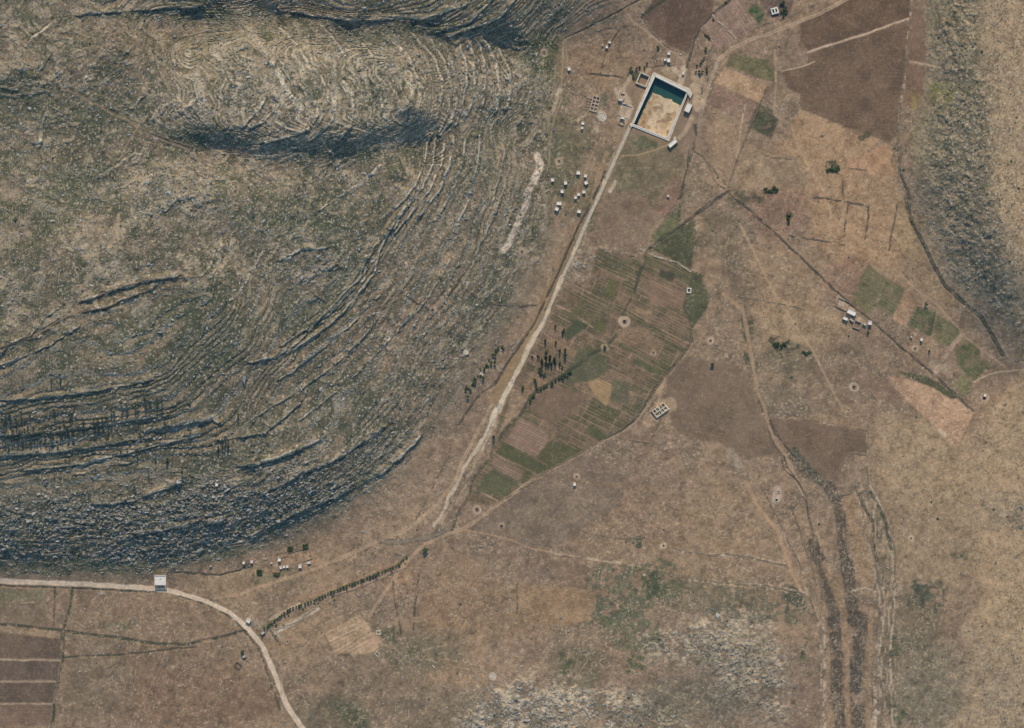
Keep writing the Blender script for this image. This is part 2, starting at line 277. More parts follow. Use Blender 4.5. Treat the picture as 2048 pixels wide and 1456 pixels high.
for pts, wd, hh in LG:
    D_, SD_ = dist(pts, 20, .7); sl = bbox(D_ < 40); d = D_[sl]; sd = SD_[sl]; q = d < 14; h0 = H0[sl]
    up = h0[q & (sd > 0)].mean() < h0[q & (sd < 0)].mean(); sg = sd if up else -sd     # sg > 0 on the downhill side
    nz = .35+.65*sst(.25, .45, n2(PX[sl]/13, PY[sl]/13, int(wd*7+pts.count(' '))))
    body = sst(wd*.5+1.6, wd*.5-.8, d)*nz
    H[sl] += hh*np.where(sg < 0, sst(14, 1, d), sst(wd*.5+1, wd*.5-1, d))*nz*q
    fd = sst(wd*.5+.4, wd*.5+1.6, d)*sst(wd*.5+5.5, wd*.5+2.5, d)*(sg > 0)*nz  # shade painted along the ledge foot, downhill side only
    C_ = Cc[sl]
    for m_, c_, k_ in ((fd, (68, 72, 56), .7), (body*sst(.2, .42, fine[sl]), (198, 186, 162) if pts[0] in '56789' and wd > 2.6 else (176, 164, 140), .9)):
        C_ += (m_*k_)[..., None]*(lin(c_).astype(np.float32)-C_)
# --- micro relief
H = H+hill*(1-.75*e_mask)*(1-.8*terr)*((fbm(PX, PY, 26, 3, 101)-.5)*3.2+(fbm(PX, PY, 8, 2, 107)-.5)*1.5)
H = H+(1-hill)*((fbm(PX, PY, 40, 3, 111)-.5)*1.0+(fine-.5)*.55)
rk = sst(.52, .66, fine*.5+strat*.5)
H = H+rockzone*(1-.6*es)*(rk*1.1+(fin2-.5)*1.3)
H = H+hill_p*(1-.6*terr)*sst(.55, .66, strat)*.8

print('t fid', time.time()-T0_)
for gx0, gy0, rx, ry, ro_, k in [(165,370,80,55,0,.6),(100,420,60,50,0,.4),(330,640,150,40,-20,.6),(420,700,130,60,-30,.6),(620,410,120,60,0,.6),(520,440,60,40,0,.4),(410,275,110,22,0,.6),(720,305,130,14,0,.6),(600,625,60,60,-30,.5),(690,560,26,70,45,.4),(60,215,90,40,10,.5),(190,240,60,40,20,.5),(1120,330,40,70,10,.5),(950,340,50,40,0,.4),
   (780,470,40,14,-40,.4),(880,560,70,16,-30,.4),(960,600,80,10,10,.4),(1180,420,20,60,10,.4),(500,900,200,30,-20,.4),(640,1000,150,24,-25,.6),(400,1110,140,12,-6,.6),(150,1135,220,12,0,.7),(760,80,180,14,5,.5),(380,30,200,12,0,.5),(900,60,120,10,0,.5),(680,150,20,30,30,.5),(740,180,30,22,0,.5),(840,60,60,14,0,.5),(1060,100,30,30,40,.5)]:
    paint(sst(.05, .8, blob(gx0, gy0, rx, ry, ro_, 1.2))*sst(.3, .5, fine*.5+mid*.5), (76, 84, 62), k)
paint(soft("-80,740 300,720 560,700 760,600 860,620 900,760 760,900 640,1040 430,1125 -80,1150", 30)*hill*sst(.3, .6, mid), (80, 82, 66), .5)
FID = np.zeros(PX.shape, np.int16)      # which setting object a ground face belongs to
FN = [('ground', 'dry rocky ground of the valley and the terraced hills')]
flat = np.zeros(PX.shape, np.float32); g3_ = fbm(PX, PY, 14, 3, 163)
def region(name, label, m):
    FN.append((name, label)); FID[m] = len(FN)-1
def stripes(m, ang, per, c, k, sd=0, br=.5):
    sl = bbox(m)
    if sl is None: return
    a = radians(ang); v = -PX[sl]*sin(a)+PY[sl]*cos(a); u = PX[sl]*cos(a)+PY[sl]*sin(a)
    f = .5+.5*np.cos(2*pi*(v+1.2*(n2(u/60, v/20, sd)-.5)*per)/per)
    g = sst(br-.2, br+.2, n2(u/45, v/(per*.9), sd+4))
    o = np.zeros(m.shape, np.float32); o[sl] = m[sl]*sst(.45, .95, f)*(g*.8+.2); paint(o, c, k)
SPN = n2(PX/2.6, PY/2.6, 130)
def speck(m, c, k, th=.6, sd=0): paint(m*sst(th, th+.12, np.roll(SPN, (sd*37 % 500, sd*53 % 500), (0, 1))), c, k)

# --- fields: name label polygon colour stripe(angle period colour k)
FD = [
 ('ploughed_field', 'dark ploughed field north of the pale cross track', "1683,-80 1822,-80 1818,38 1615,103 1600,73 1603,44 1653,18 1690,2", (96,79,62), (80,5,(88,72,57),.5)),
 ('ploughed_field', 'largest dark ploughed field under the pale diagonal track', "1617,107 1817,43 1811,123 1803,176 1795,249 1790,272 1778,285 1727,267 1602,218 1602,188 1574,176 1565,142 1609,132 1617,117", (99,82,64), (3,6,(112,93,78),.5)),
 ('ploughed_field', 'narrow brown field right of the long stone line at the top', "1824,19 1845,22 1851,124 1817,121", (112,91,72), (85,6,(122,100,80),.4)),
 ('ploughed_field', 'narrow brown field below the short track beside the rocky slope', "1814,129 1851,132 1844,205 1826,217 1806,210", (114,92,73), (85,6,(124,102,82),.4)),
 ('ploughed_field', 'dark ploughed field above the reservoir between two tracks', "1286,34 1340,-60 1432,-60 1424,27 1401,51 1389,71 1376,105 1342,93 1308,66 1296,44", (98,80,64), (60,6,(104,86,76),.4)),
 ('field', 'pinkish hatched field at the top edge beside the green plot', "1427,30 1466,-10 1492,8 1494,22 1516,48 1500,68 1476,80 1430,97 1405,57", (124,102,86), (55,7,(150,126,104),.5)),
 ('crop_field', 'small bright green square plot at the top edge', "1495,22 1508,7 1531,26 1517,47", (58,78,50), None),
 ('field', 'dark brown plot right of the green square at the top', "1531,26 1545,36 1580,22 1600,-40 1545,-60 1520,0", (96,80,70), (30,6,(110,92,80),.4)),
 ('crop_field', 'olive striped plot right of the track bend north east of the reservoir', "1462,108 1540,122 1552,167 1453,131", (98,94,64), (22,6,(82,82,54),.7)),
 ('field', 'pale tan field between the olive plot and the hatched plot', "1449,134 1536,169 1518,206 1428,166", (154,127,96), (25,9,(140,114,86),.4)),
 ('field', 'brown hatched field below the pale tan band', "1430,168 1517,207 1500,248 1419,208", (120,98,80), (65,5,(134,110,90),.6)),
 ('crop_field', 'dark green square plot beside the stone wall', "1517,208 1545,220 1556,240 1542,276 1498,252", (70,70,52), (25,8,(78,76,58),.3)),
 ('field', 'brown fallow field right of the stream east of the reservoir', "1418,210 1498,250 1478,325 1456,360 1430,320 1405,270 1402,250", (130,109,85), (25,7,(138,116,90),.4)),
 ('field', 'tan fallow field south of the largest ploughed field', "1602,220 1727,269 1760,280 1700,330 1640,350 1600,300 1580,250", (146,120,90), (20,7,(134,110,84),.5)),
 ('field', 'tan field east of the bush clump below the ploughed land', "1700,325 1770,288 1788,300 1790,352 1690,345", (148,118,88), (5,7,(138,110,84),.4)),
 ('field', 'square tan field with a wall on top and a track on its right', "1524,310 1590,316 1615,345 1610,380 1520,372", (136,116,90), (8,7,(126,108,84),.4)),
 ('meadow', 'dark green meadow strip right of the garden plots', "1391,440 1381,545 1401,547 1416,588 1416,615 1386,654 1367,637 1364,615 1374,574 1381,546 1376,535 1303,497 1362,454", (80,80,57), None),
 ('ploughed_field', 'grey brown ploughed field right of the garden plots', "1335,755 1375,712 1455,728 1500,745 1512,800 1530,845 1556,908 1500,917 1440,885 1380,880 1345,850 1330,800", (108,92,73), (12,7,(118,102,86),.5)),
 ('ploughed_field', 'dark ploughed field between the stony stream tracks', "1541,837 1600,840 1733,864 1735,906 1698,903 1689,923 1683,938 1674,964 1653,958 1612,935 1580,903 1561,879 1544,846", (106,89,71), (8,7,(114,97,82),.4)),
 ('field', 'light pinkish tan field at the east end of the diagonal wall', "1775,750 1860,772 1910,797 1945,827 1912,896 1870,850 1830,815 1790,777", (158,130,102), (35,8,(148,120,92),.5)),
 ('field', 'brown wedge field above the pinkish tan field', "1700,732 1775,762 1802,790 1806,818 1760,798 1720,765", (114,95,77), (35,7,(122,102,84),.4)),
 ('meadow', 'dark green wedge beside the diagonal wall', "1790,742 1852,752 1917,792 1905,798 1850,768", (72,74,52), None),
 ('crop_field', 'olive crop plot nearest the eastern farmstead', "1738,529 1772,558 1767,573 1738,629 1706,605 1723,552", (98,96,66), (28,5,(84,86,60),.6)),
 ('crop_field', 'striped green crop plot second from the farmstead', "1773,557 1809,579 1784,634 1753,617", (86,88,60), (32,6,(124,108,80),.8)),
 ('field', 'pink tan striped plot between two green plots', "1811,580 1835,596 1817,637 1811,652 1786,637", (142,116,90), (32,5,(124,100,78),.6)),
 ('crop_field', 'dark green crop plot in the east with tan streaks', "1835,611 1872,626 1861,673 1816,649", (68,76,54), (30,7,(112,100,76),.7)),
 ('crop_field', 'faded olive plot right of the dark green crop plot', "1874,627 1920,664 1905,696 1864,676", (106,101,72), (32,6,(92,92,64),.7)),
 ('crop_field', 'green crop plot at the foot of the eastern rocks', "1935,681 1961,693 1958,720 1982,725 1946,764 1917,731 1911,699", (80,84,56), (35,6,(112,102,74),.6)),
 ('crop_field', 'small light olive plot at the track fork in the east', "1926,746 1946,767 1929,796 1905,767", (104,100,70), None),
 ('ploughed_field', 'topmost ploughed field of the row in the bottom left corner', "-80,1262 0,1266 123,1278 119,1317 -80,1317", (94,80,65), (0,5,(100,87,76),.5)),
 ('ploughed_field', 'second ploughed field of the row in the bottom left corner', "-80,1322 120,1322 113,1360 -80,1360", (91,78,65), (0,5,(96,83,76),.5)),
 ('ploughed_field', 'third ploughed field of the row in the bottom left corner', "-80,1365 110,1365 106,1405 -80,1405", (94,80,65), (0,5,(102,89,77),.5)),
 ('ploughed_field', 'lighter streaked field lowest in the bottom left corner', "-80,1409 104,1410 100,1450 -80,1450", (110,92,76), (0,5,(134,108,84),.5)),
 ('field', 'grey green fallow plot just below the road at the left edge', "-80,1176 92,1180 91,1203 -80,1203", (108,100,78), None),
 ('field', 'brown fallow plot at the left edge above the hedge line', "-80,1207 92,1207 91,1248 -80,1244", (112,98,79), (0,7,(120,106,86),.4)),
 ('field', 'tan striped cleared field right of the road bend', "650,1266 720,1228 746,1264 764,1284 749,1302 711,1310 669,1305", (150,126,98), (-28,7,(178,152,122),.8)),
 ('field', 'brown finely combed field left of the green scrub patch', "1035,1172 1080,1170 1185,1184 1190,1210 1180,1240 1130,1250 1040,1245", (132,109,82), (3,5,(120,98,74),.6)),
 ('field', 'dry field around the two pale threshing rings', "925,1055 1065,958 1120,965 1250,975 1240,1010 1110,1095 1060,1095 975,1064", (114,99,81), (-30,8,(122,106,87),.3)),
 ('field', 'brown triangular field below the garden plots', "1085,948 1170,905 1262,950 1255,965 1090,955", (112,96,79), (28,7,(120,103,84),.4)),
 ('meadow', 'olive grass patch between streams above the gardens', "1303,470 1352,425 1362,440 1345,470 1310,490", (94,93,64), None),
 ('field', 'leaf shaped brown plot inside the stream bend', "1350,352 1362,360 1362,385 1345,420 1322,435 1306,428 1325,395", (118,96,78), (60,7,(130,100,80),.4)),
 ('fallow_ground', 'stubbly fallow ground right of the canal', "1202,400 1245,385 1300,400 1310,440 1290,480 1285,505 1195,494 1200,440", (116,99,79), None),
 ('fallow_ground', 'dry meadow between canal and stream below the reservoir', "1262,262 1335,290 1372,320 1350,350 1310,400 1245,380 1215,372 1240,310", (112,100,76), None),
]
FM = fbm(PX, PY, 9, 3, 171)
for cx, cy, rx, ry, rot, c, k in [(1235,1185,80,55,0,(84,86,66),.85),(1250,1255,90,40,20,(82,86,64),.8),(1318,1160,50,36,0,(78,82,60),.8),(1400,1190,70,30,0,(88,86,68),.6),(1510,1205,90,40,0,(86,84,68),.8),(1590,1210,20,40,0,(80,82,66),.7),(1850,1190,40,40,20,(84,82,66),.8),(1830,1290,50,50,0,(98,92,74),.6),(1860,1400,70,60,0,(104,98,80),.6),(1180,1330,30,40,20,(86,86,66),.6),(700,1430,60,30,30,(88,86,68),.7),(840,1310,70,30,0,(92,90,70),.6),(560,1180,70,20,-20,(96,90,70),.6),(1400,1420,120,40,0,(100,94,76),.6)]:
    paint(sst(.0, .6, blob(cx, cy, rx, ry, rot, 2.5))*sst(.4, .55, FM*.6+g3_*.4), c, k)
for nm, lb, pg, c, st in FD:
    m = poly(pg, .45); mb = blur(m, 1)
    paint(mb, c); paint(mb*sst(.42, .62, mid), tuple(v*1.07 for v in c), .8); paint(mb*sst(.5, .34, mid), tuple(v*.93 for v in c), .7)
    if 'crop' in nm: paint(mb*sst(.5, .62, FM), (118, 102, 78), .6); paint(mb*sst(.42, .34, FM), (78, 80, 58), .5)
    if st: stripes(mb, *st, sd=len(FN))
    speck(mb, tuple(min(v*1.35, 220) for v in c), .35, .68, len(FN))
    H = H*(1-mb*.0); flat = np.maximum(flat, mb*(.85 if 'plough' in nm or 'crop' in nm else .5))
    region(nm, lb, m)

# --- irrigated garden plots
GARD = "1196,497 1240,508 1270,520 1281,500 1308,512 1354,526 1381,545 1374,580 1365,620 1384,654 1382,684 1345,735 1300,792 1270,840 1200,882 1120,930 1078,948 1020,992 975,1010 938,1002 945,962 978,922 988,890 1041,826 1058,800 1026,776 1008,840 990,878 1000,830 1040,750 1082,672 1108,620 1122,580 1180,558 1190,520"
m = poly(GARD, .1); mb = blur(m, 1); flat = np.maximum(flat, mb*.8)
ga = radians(27); U = PX*cos(ga)+PY*sin(ga); V = -PX*sin(ga)+PY*cos(ga); V = V+7*np.sin(V*.11)+4*np.sin(V*.043+1)+(n2(PX/50, PY/50, 193)-.5)*9; U = U+9*np.sin(U*.05)
cu = 44.0; cv = 19.0
NW9 = n2(PX/9, PY/9, 191)
rowj = np.floor(V/cv).astype(int); Us = U+(T2[rowj & 255, 7])*cu; colj = np.floor(Us/cu).astype(int)
big = T2[(rowj//2) & 255, (colj//2) & 255]; rv = T2[(rowj*3) & 255, (colj*5) & 255]
pal = np.array([lin(c) for c in [(110,93,73),(102,87,69),(86,82,58),(106,90,70),(78,78,55),(116,97,76),(90,84,62),(128,106,80)]], np.float32)
idx = (np.clip(rv*.7+big*.3, 0, .999)*8).astype(int)
for i in range(3): Cc[..., i] += mb*(pal[idx, i]-Cc[..., i])
fu = (Us/cu) % 1; fv = (V/cv) % 1
stripes(mb, 27, 4.6, (140,114,90), .55, 3, .6)
paint(mb*sst(.5, .64, FM), (120, 104, 80), .25); paint(mb*sst(.42, .34, FM), (74, 74, 56), .5); speck(mb, (60,64,44), .5, .66, 77)
gn = .35+.65*sst(.3, .5, NW9); kv = T2[np.round(V/cv).astype(int) & 255, np.floor(Us/140).astype(int) & 255]; ku = T2[(rowj//2) & 255, np.round(Us/cu).astype(int) & 255]
paint(mb*gn*(np.minimum(fv, 1-fv)*cv < 1.0)*sst(.3, .6, kv), (158,132,104), .8); paint(mb*gn*(np.minimum(fu, 1-fu)*cu < .9)*(ku > .5), (154,128,100), .6)
stripes(mb*.8, 27, 6.3, (150,124,98), .6, 13, .62)
for pg, c, k in [("1318,537 1350,548 1345,562 1318,552", (70,70,54), 0), ("1218,558 1237,562 1229,593 1211,586", (92,90,55), 0), ("1152,638 1178,650 1137,682 1123,670", (66,72,52), 1), ("1150,612 1165,616 1152,640 1136,632", (90,88,56), 0),
   ("1195,640 1215,648 1208,668 1186,658", (84,86,54), 0), ("1170,690 1195,700 1180,716 1160,704", (84,84,56), 0), ("988,905 1011,887 1073,920 1105,937 1082,947 1052,937", (76,78,53), 0), ("1073,914 1093,882 1150,898 1166,899 1105,937", (80,80,54), 0),
   ("1093,862 1100,880 1073,914 1010,884 1040,835", (122,101,83), 1), ("1026,779 1058,802 1041,826 997,881 985,878 1010,850", (100,78,62), 2), ("1063,800 1110,770 1175,790 1140,830 1100,850 1060,820", (110,92,74), 0), ("970,950 990,935 1040,960 1010,992 950,985", (80,80,58), 1),
   ("988,912 1050,941 1035,962 985,935", (116,97,80), 1), ("1182,848 1222,875 1205,885 1170,862", (76,80,54), 0), ("1272,716 1325,742 1320,752 1262,726", (82,82,58), 1), ("1175,765 1190,755 1230,770 1212,812 1190,790", (140,116,82), 1), ("1225,760 1260,765 1255,810 1220,800", (88,84,64), 1), ("1160,700 1205,712 1225,735 1190,760 1140,768 1120,760", (84,84,62), 2),
   ("1270,615 1305,622 1303,630 1270,626", (140,118,88), 0), ("1300,560 1372,585 1366,618 1300,610", (120,98,78), 1), ("1285,508 1318,520 1316,540 1290,530", (94,88,62), 0)]:
    mm = blur(poly(pg, .15), 1)*mb; paint(mm, c, .9)
    if k == 1: stripes(mm, 27, 5, tuple(min(v*1.3, 230) for v in c), .6, 9)
region('garden_plots', 'mosaic of brown and green striped garden plots between canal and stream', m & (FID == 0))

# --- dark wet strips along the stream channels in the south east
NPL2 = n2(PX/7, PY/7, 36)
chan = soft('1690,980 1735,960 1760,1010 1790,1100 1790,1230 1800,1540 1740,1540 1750,1240 1730,1060', 5)
paint(chan*sst(.35, .6, n2(PX/5, PY/22, 39)), (98, 90, 72), .75); paint(chan*sst(.6, .75, n2(PX/4, PY/18, 40)), (158, 140, 114), .7)
for pts, wd, c in [("1585,915 1620,950 1655,970 1672,1000 1680,1030 1682,1062 1690,1120", 13, (80,71,58)), ("1690,1115 1700,1170 1705,1215 1708,1240", 15, (80,71,58)), ("1624,1076 1630,1102 1642,1126 1653,1170", 14, (80,71,58)), ("1653,1170 1666,1205 1671,1264 1674,1322 1674,1381 1682,1470", 16, (80,71,58)),
   ("1703,1232 1727,1240 1720,1275 1716,1308", 17, (80,71,58)), ("1710,1326 1712,1378", 17, (66,64,56)), ("1718,1426 1722,1540", 21, (80,71,58)), ("1700,1385 1700,1410", 7, (80,71,58)), ("1590,900 1605,925 1640,960", 9, (70,74,58)), ("1730,1250 1735,1240", 8, (80,71,58))]:
    wd *= 1.6; d, sd = dist(pts, 34, 1.1); mm = sst(wd*.5+1.5, wd*.5-2, d)*sst(.05, .3, NPL2); paint(mm, c, .9)
    stripes(mm, 84, 6, (104,94,80), .5, 5); speck(mm, (130,120,102), .5, .66, 5)
for pts, wd in [("1735,1160 1700,1155 1705,1120 1690,1060 1700,1000", 0), ("1650,1130 1668,1170 1690,1230", 16), ("1700,1000 1712,1060 1720,1120 1735,1160", 30), ("1690,1240 1695,1330 1695,1456", 11), ("1742,1230 1738,1300 1735,1456", 10), ("1655,1260 1652,1456", 9)]:
    if wd: d, sd = dist(pts, 26, .6); paint(sst(wd*.5+1, wd*.5-2, d), (138,114,86), .8)
# --- other dark green patches
for cx, cy, rx, ry, rot, c in [(1665,335,18,11,10,(58,68,46)),(1542,380,16,7,5,(48,62,40)),(1500,392,34,12,10,(72,72,52)),(1578,435,5,12,5,(56,64,44)),(1730,275,12,7,-20,(66,70,54)),(1560,690,18,7,10,(52,60,46)),(1580,695,14,9,0,(50,58,46)),(1614,706,10,5,10,(56,66,46)),(1495,660,7,50,-8,(72,78,58)),(1500,730,8,30,-10,(78,80,60)),
   (1278,1085,9,10,20,(58,68,50)),(1310,1170,22,16,0,(66,74,52)),(1270,1330,22,10,-40,(62,74,46)),(1130,1330,12,24,25,(72,78,54)),(1590,1200,14,18,0,(72,76,60)),(1840,1185,22,26,20,(72,76,60)),(1790,1290,12,14,0,(76,80,58)),(1918,1105,26,7,20,(84,86,62)),(1610,1300,7,26,-15,(76,82,58)),(1790,1430,12,20,0,(66,76,52)),
   (1085,110,30,34,30,(70,78,50)),(1270,147,14,10,0,(52,64,40)),(1120,200,12,14,0,(84,84,60)),(545,1150,44,6,-8,(104,100,74)),(770,1262,12,26,-30,(84,84,62)),(820,1300,18,6,0,(84,86,58)),(540,70,16,12,0,(88,92,60)),(860,52,44,12,0,(56,66,48)),(640,45,90,10,8,(60,68,48)),(400,20,60,8,0,(72,78,52)),(620,185,26,12,30,(72,82,58)),(750,190,24,16,40,(70,80,56)),(1250,355,24,34,20,(96,92,68)),(1290,290,28,12,0,(84,88,62)),(1830,200,10,20,0,(130,118,70)),(1885,180,26,14,20,(104,104,58)),(1790,310,8,18,0,(70,78,58)),(700,1430,34,16,40,(78,80,58)),(250,1245,40,8,0,(92,92,70))]:
    sb = rx*ry > 90; paint(sst(.1, .6, blob(cx, cy, rx*1.1, ry*1.1, rot, 2.2 if sb else 1.0))*(sst(.3, .55, FM*.6+fine*.4) if sb else 1), c, .8)

# --- linear features painted into the ground
WAYN = n2(PX/14, PY/14, 17)
def way(name, label, pts, wd, c, edge=None, rough=.15, k=.9, obj=True, two=False):
    d, sd = dist(pts, wd+8, rough)
    wv = wd*.5*(.8+.4*WAYN)
    mm = sst(wv+1.1, wv-.7, d)
    if two: mm = mm*(.45+.55*sst(.25, .55, np.abs(sd)/(wd*.5)))
    if edge: paint(sst(wv+3.6, wv+2.2, d)*sst(wv-.5, wv+.8, d), edge, .7)
    paint(mm, c, k); paint(mm*sst(.55, .75, fine), tuple(min(v*1.12, 235) for v in c), .5)
    flat[...] = np.maximum(flat, mm*.8)
    if obj: region(name, label, (d < wd*.5+.4))
    return mm
way('road', 'pale unpaved road sweeping from the left edge to the bottom edge', "-200,1158 0,1162 161,1168 308,1177 352,1184 410,1202 457,1224 498,1258 525,1293 551,1351 572,1407 600,1451 640,1500", 9.5, (192,172,146), (120,104,84), .25)
TR = [
 ("430,1196 480,1190 500,1179 559,1161 632,1137 720,1099 793,1067 823,1052 867,1017 905,970 934,903 960,853 981,815 1010,780 1028,745", 5.5, (160,136,108), 'dirt track from the road bend along the foot of the hill to the canal', 1),
 ("1080,950 1050,970 1010,1000 970,1028 930,1056 890,1070 850,1088 811,1126 799,1140 782,1167 752,1211 738,1234", 5.5, (164,138,108), 'dirt track skirting the garden plots and the avenue of trees', 1),
 ("1080,950 1120,931 1170,903 1200,886 1240,866 1272,845 1295,812 1310,790 1330,760", 4.5, (140,120,96), 'dirt track along the lower right edge of the garden plots', 0),
 ("925,1060 975,1068 1025,1080 1065,1098 1120,1108 1180,1118 1240,1128", 3.5, (150,126,98), 'faint track across the plain right of the threshing rings', 0),
 ("650,1268 620,1285 590,1310 570,1335 562,1365 564,1385", 3.5, (150,128,102), 'faint curved track between the striped field and the road', 1),
 ("1760,-40 1690,0 1640,27 1590,46 1540,66 1500,80 1462,98 1438,118 1424,150 1412,190 1402,225 1398,260", 6, (160,138,112), 'dirt road from the top edge past the reservoir', 1),
 ("1240,12 1262,38 1285,55 1310,75 1335,95 1352,108 1368,122 1372,130", 4.5, (158,132,104), 'dirt track curving from the hill to the reservoir', 1),
 ("1550,100 1552,170 1548,230 1583,249 1595,293 1618,334 1647,381 1665,432 1727,491 1800,547 1830,576 1870,605 1917,655 1932,676 1976,708 2014,737", 3.6, (158,134,104), 'long faint track running down the eastern plain', 1),
 ("1480,448 1507,503 1542,576 1580,635 1624,699 1660,770 1685,820", 3.6, (164,140,108), 'thin straight track left of the eastern farmstead', 1),
 ("1448,588 1486,620 1495,664 1504,722 1515,781 1530,820 1537,845 1550,885 1570,912 1590,950 1605,985", 6.5, (148,124,96), 'stony track between the stream lines of the plain', 0),
 ("1492,964 1521,1020 1556,1064 1571,1108 1586,1150 1603,1184", 6.5, (154,127,98), 'orange brown track beside the long stone lines in the south east', 0),
 ("1245,312 1275,310 1305,302 1335,290", 3, (158,136,100), 'short curved track below the reservoir', 1),
 ("1820,122 1850,128 1880,136", 3, (170,145,116), 'short pale track across the narrow brown fields', 0),
 ("1565,142 1609,131 1630,124", 2.6, (168,145,116), 'pale spur track into the ploughed field', 0),
 ("0,1320 120,1320", 3.4, (150,134,110), 'pale strip between first and second ploughed fields bottom left', 0),
 ("0,1363 112,1363", 3.4, (142,126,104), 'pale strip between second and third ploughed fields bottom left', 0),
 ("0,1407 106,1407", 3.4, (146,128,104), 'pale strip between third and fourth ploughed fields bottom left', 0),
 ("1615,104 1670,87 1725,70 1780,50 1819,37", 3.6, (176,152,126), 'pale grassy strip between the two big ploughed fields', 0),
 ("130,180 180,202 230,230 262,245 300,268 345,288 380,300", 5, (136,118,94), 'worn footpath through the saddle between the two hills', 0),
 ("275,255 262,275 248,300 238,318", 3.4, (140,120,96), 'footpath branching down from the saddle path', 0),
 ("237,430 236,460 222,490", 6, (156,136,110), 'worn pale path on the upper left plateau', 0),
 ("1946,765 1975,750 2010,742 2060,738", 3, (160,140,112), 'faint track leaving the east plots toward the right edge', 0),
 ("1128,80 1124,150 1122,200 1110,230 1100,280 1098,330", 3.2, (140,122,96), 'thin footpath down the slope left of the reservoir', 0),
 ("1135,130 1133,80", 2.6, (140,122,96), 'short thin footpath above the small white hut', 0),
 ("1215,305 1200,340 1188,390 1178,420", 8, (142,120,90), 'worn strip of bare earth left of the canal', 1),
 ("165,618 120,640 60,676 0,698", 5, (138,120,94), 'terrace path at the top of the terraced slope', 0),
]
for pts, wd, c, lb, two in TR: way('path', lb, pts, wd, c, None, .3, .85, True, bool(two))
way('path', 'wide bare earth bank along the left side of the canal', "1208,372 1185,410 1158,460 1132,512 1108,562 1084,612 1066,655 1045,698 1022,738 1000,772 988,800", 17, (134,112,80), None, .15, .85, True)
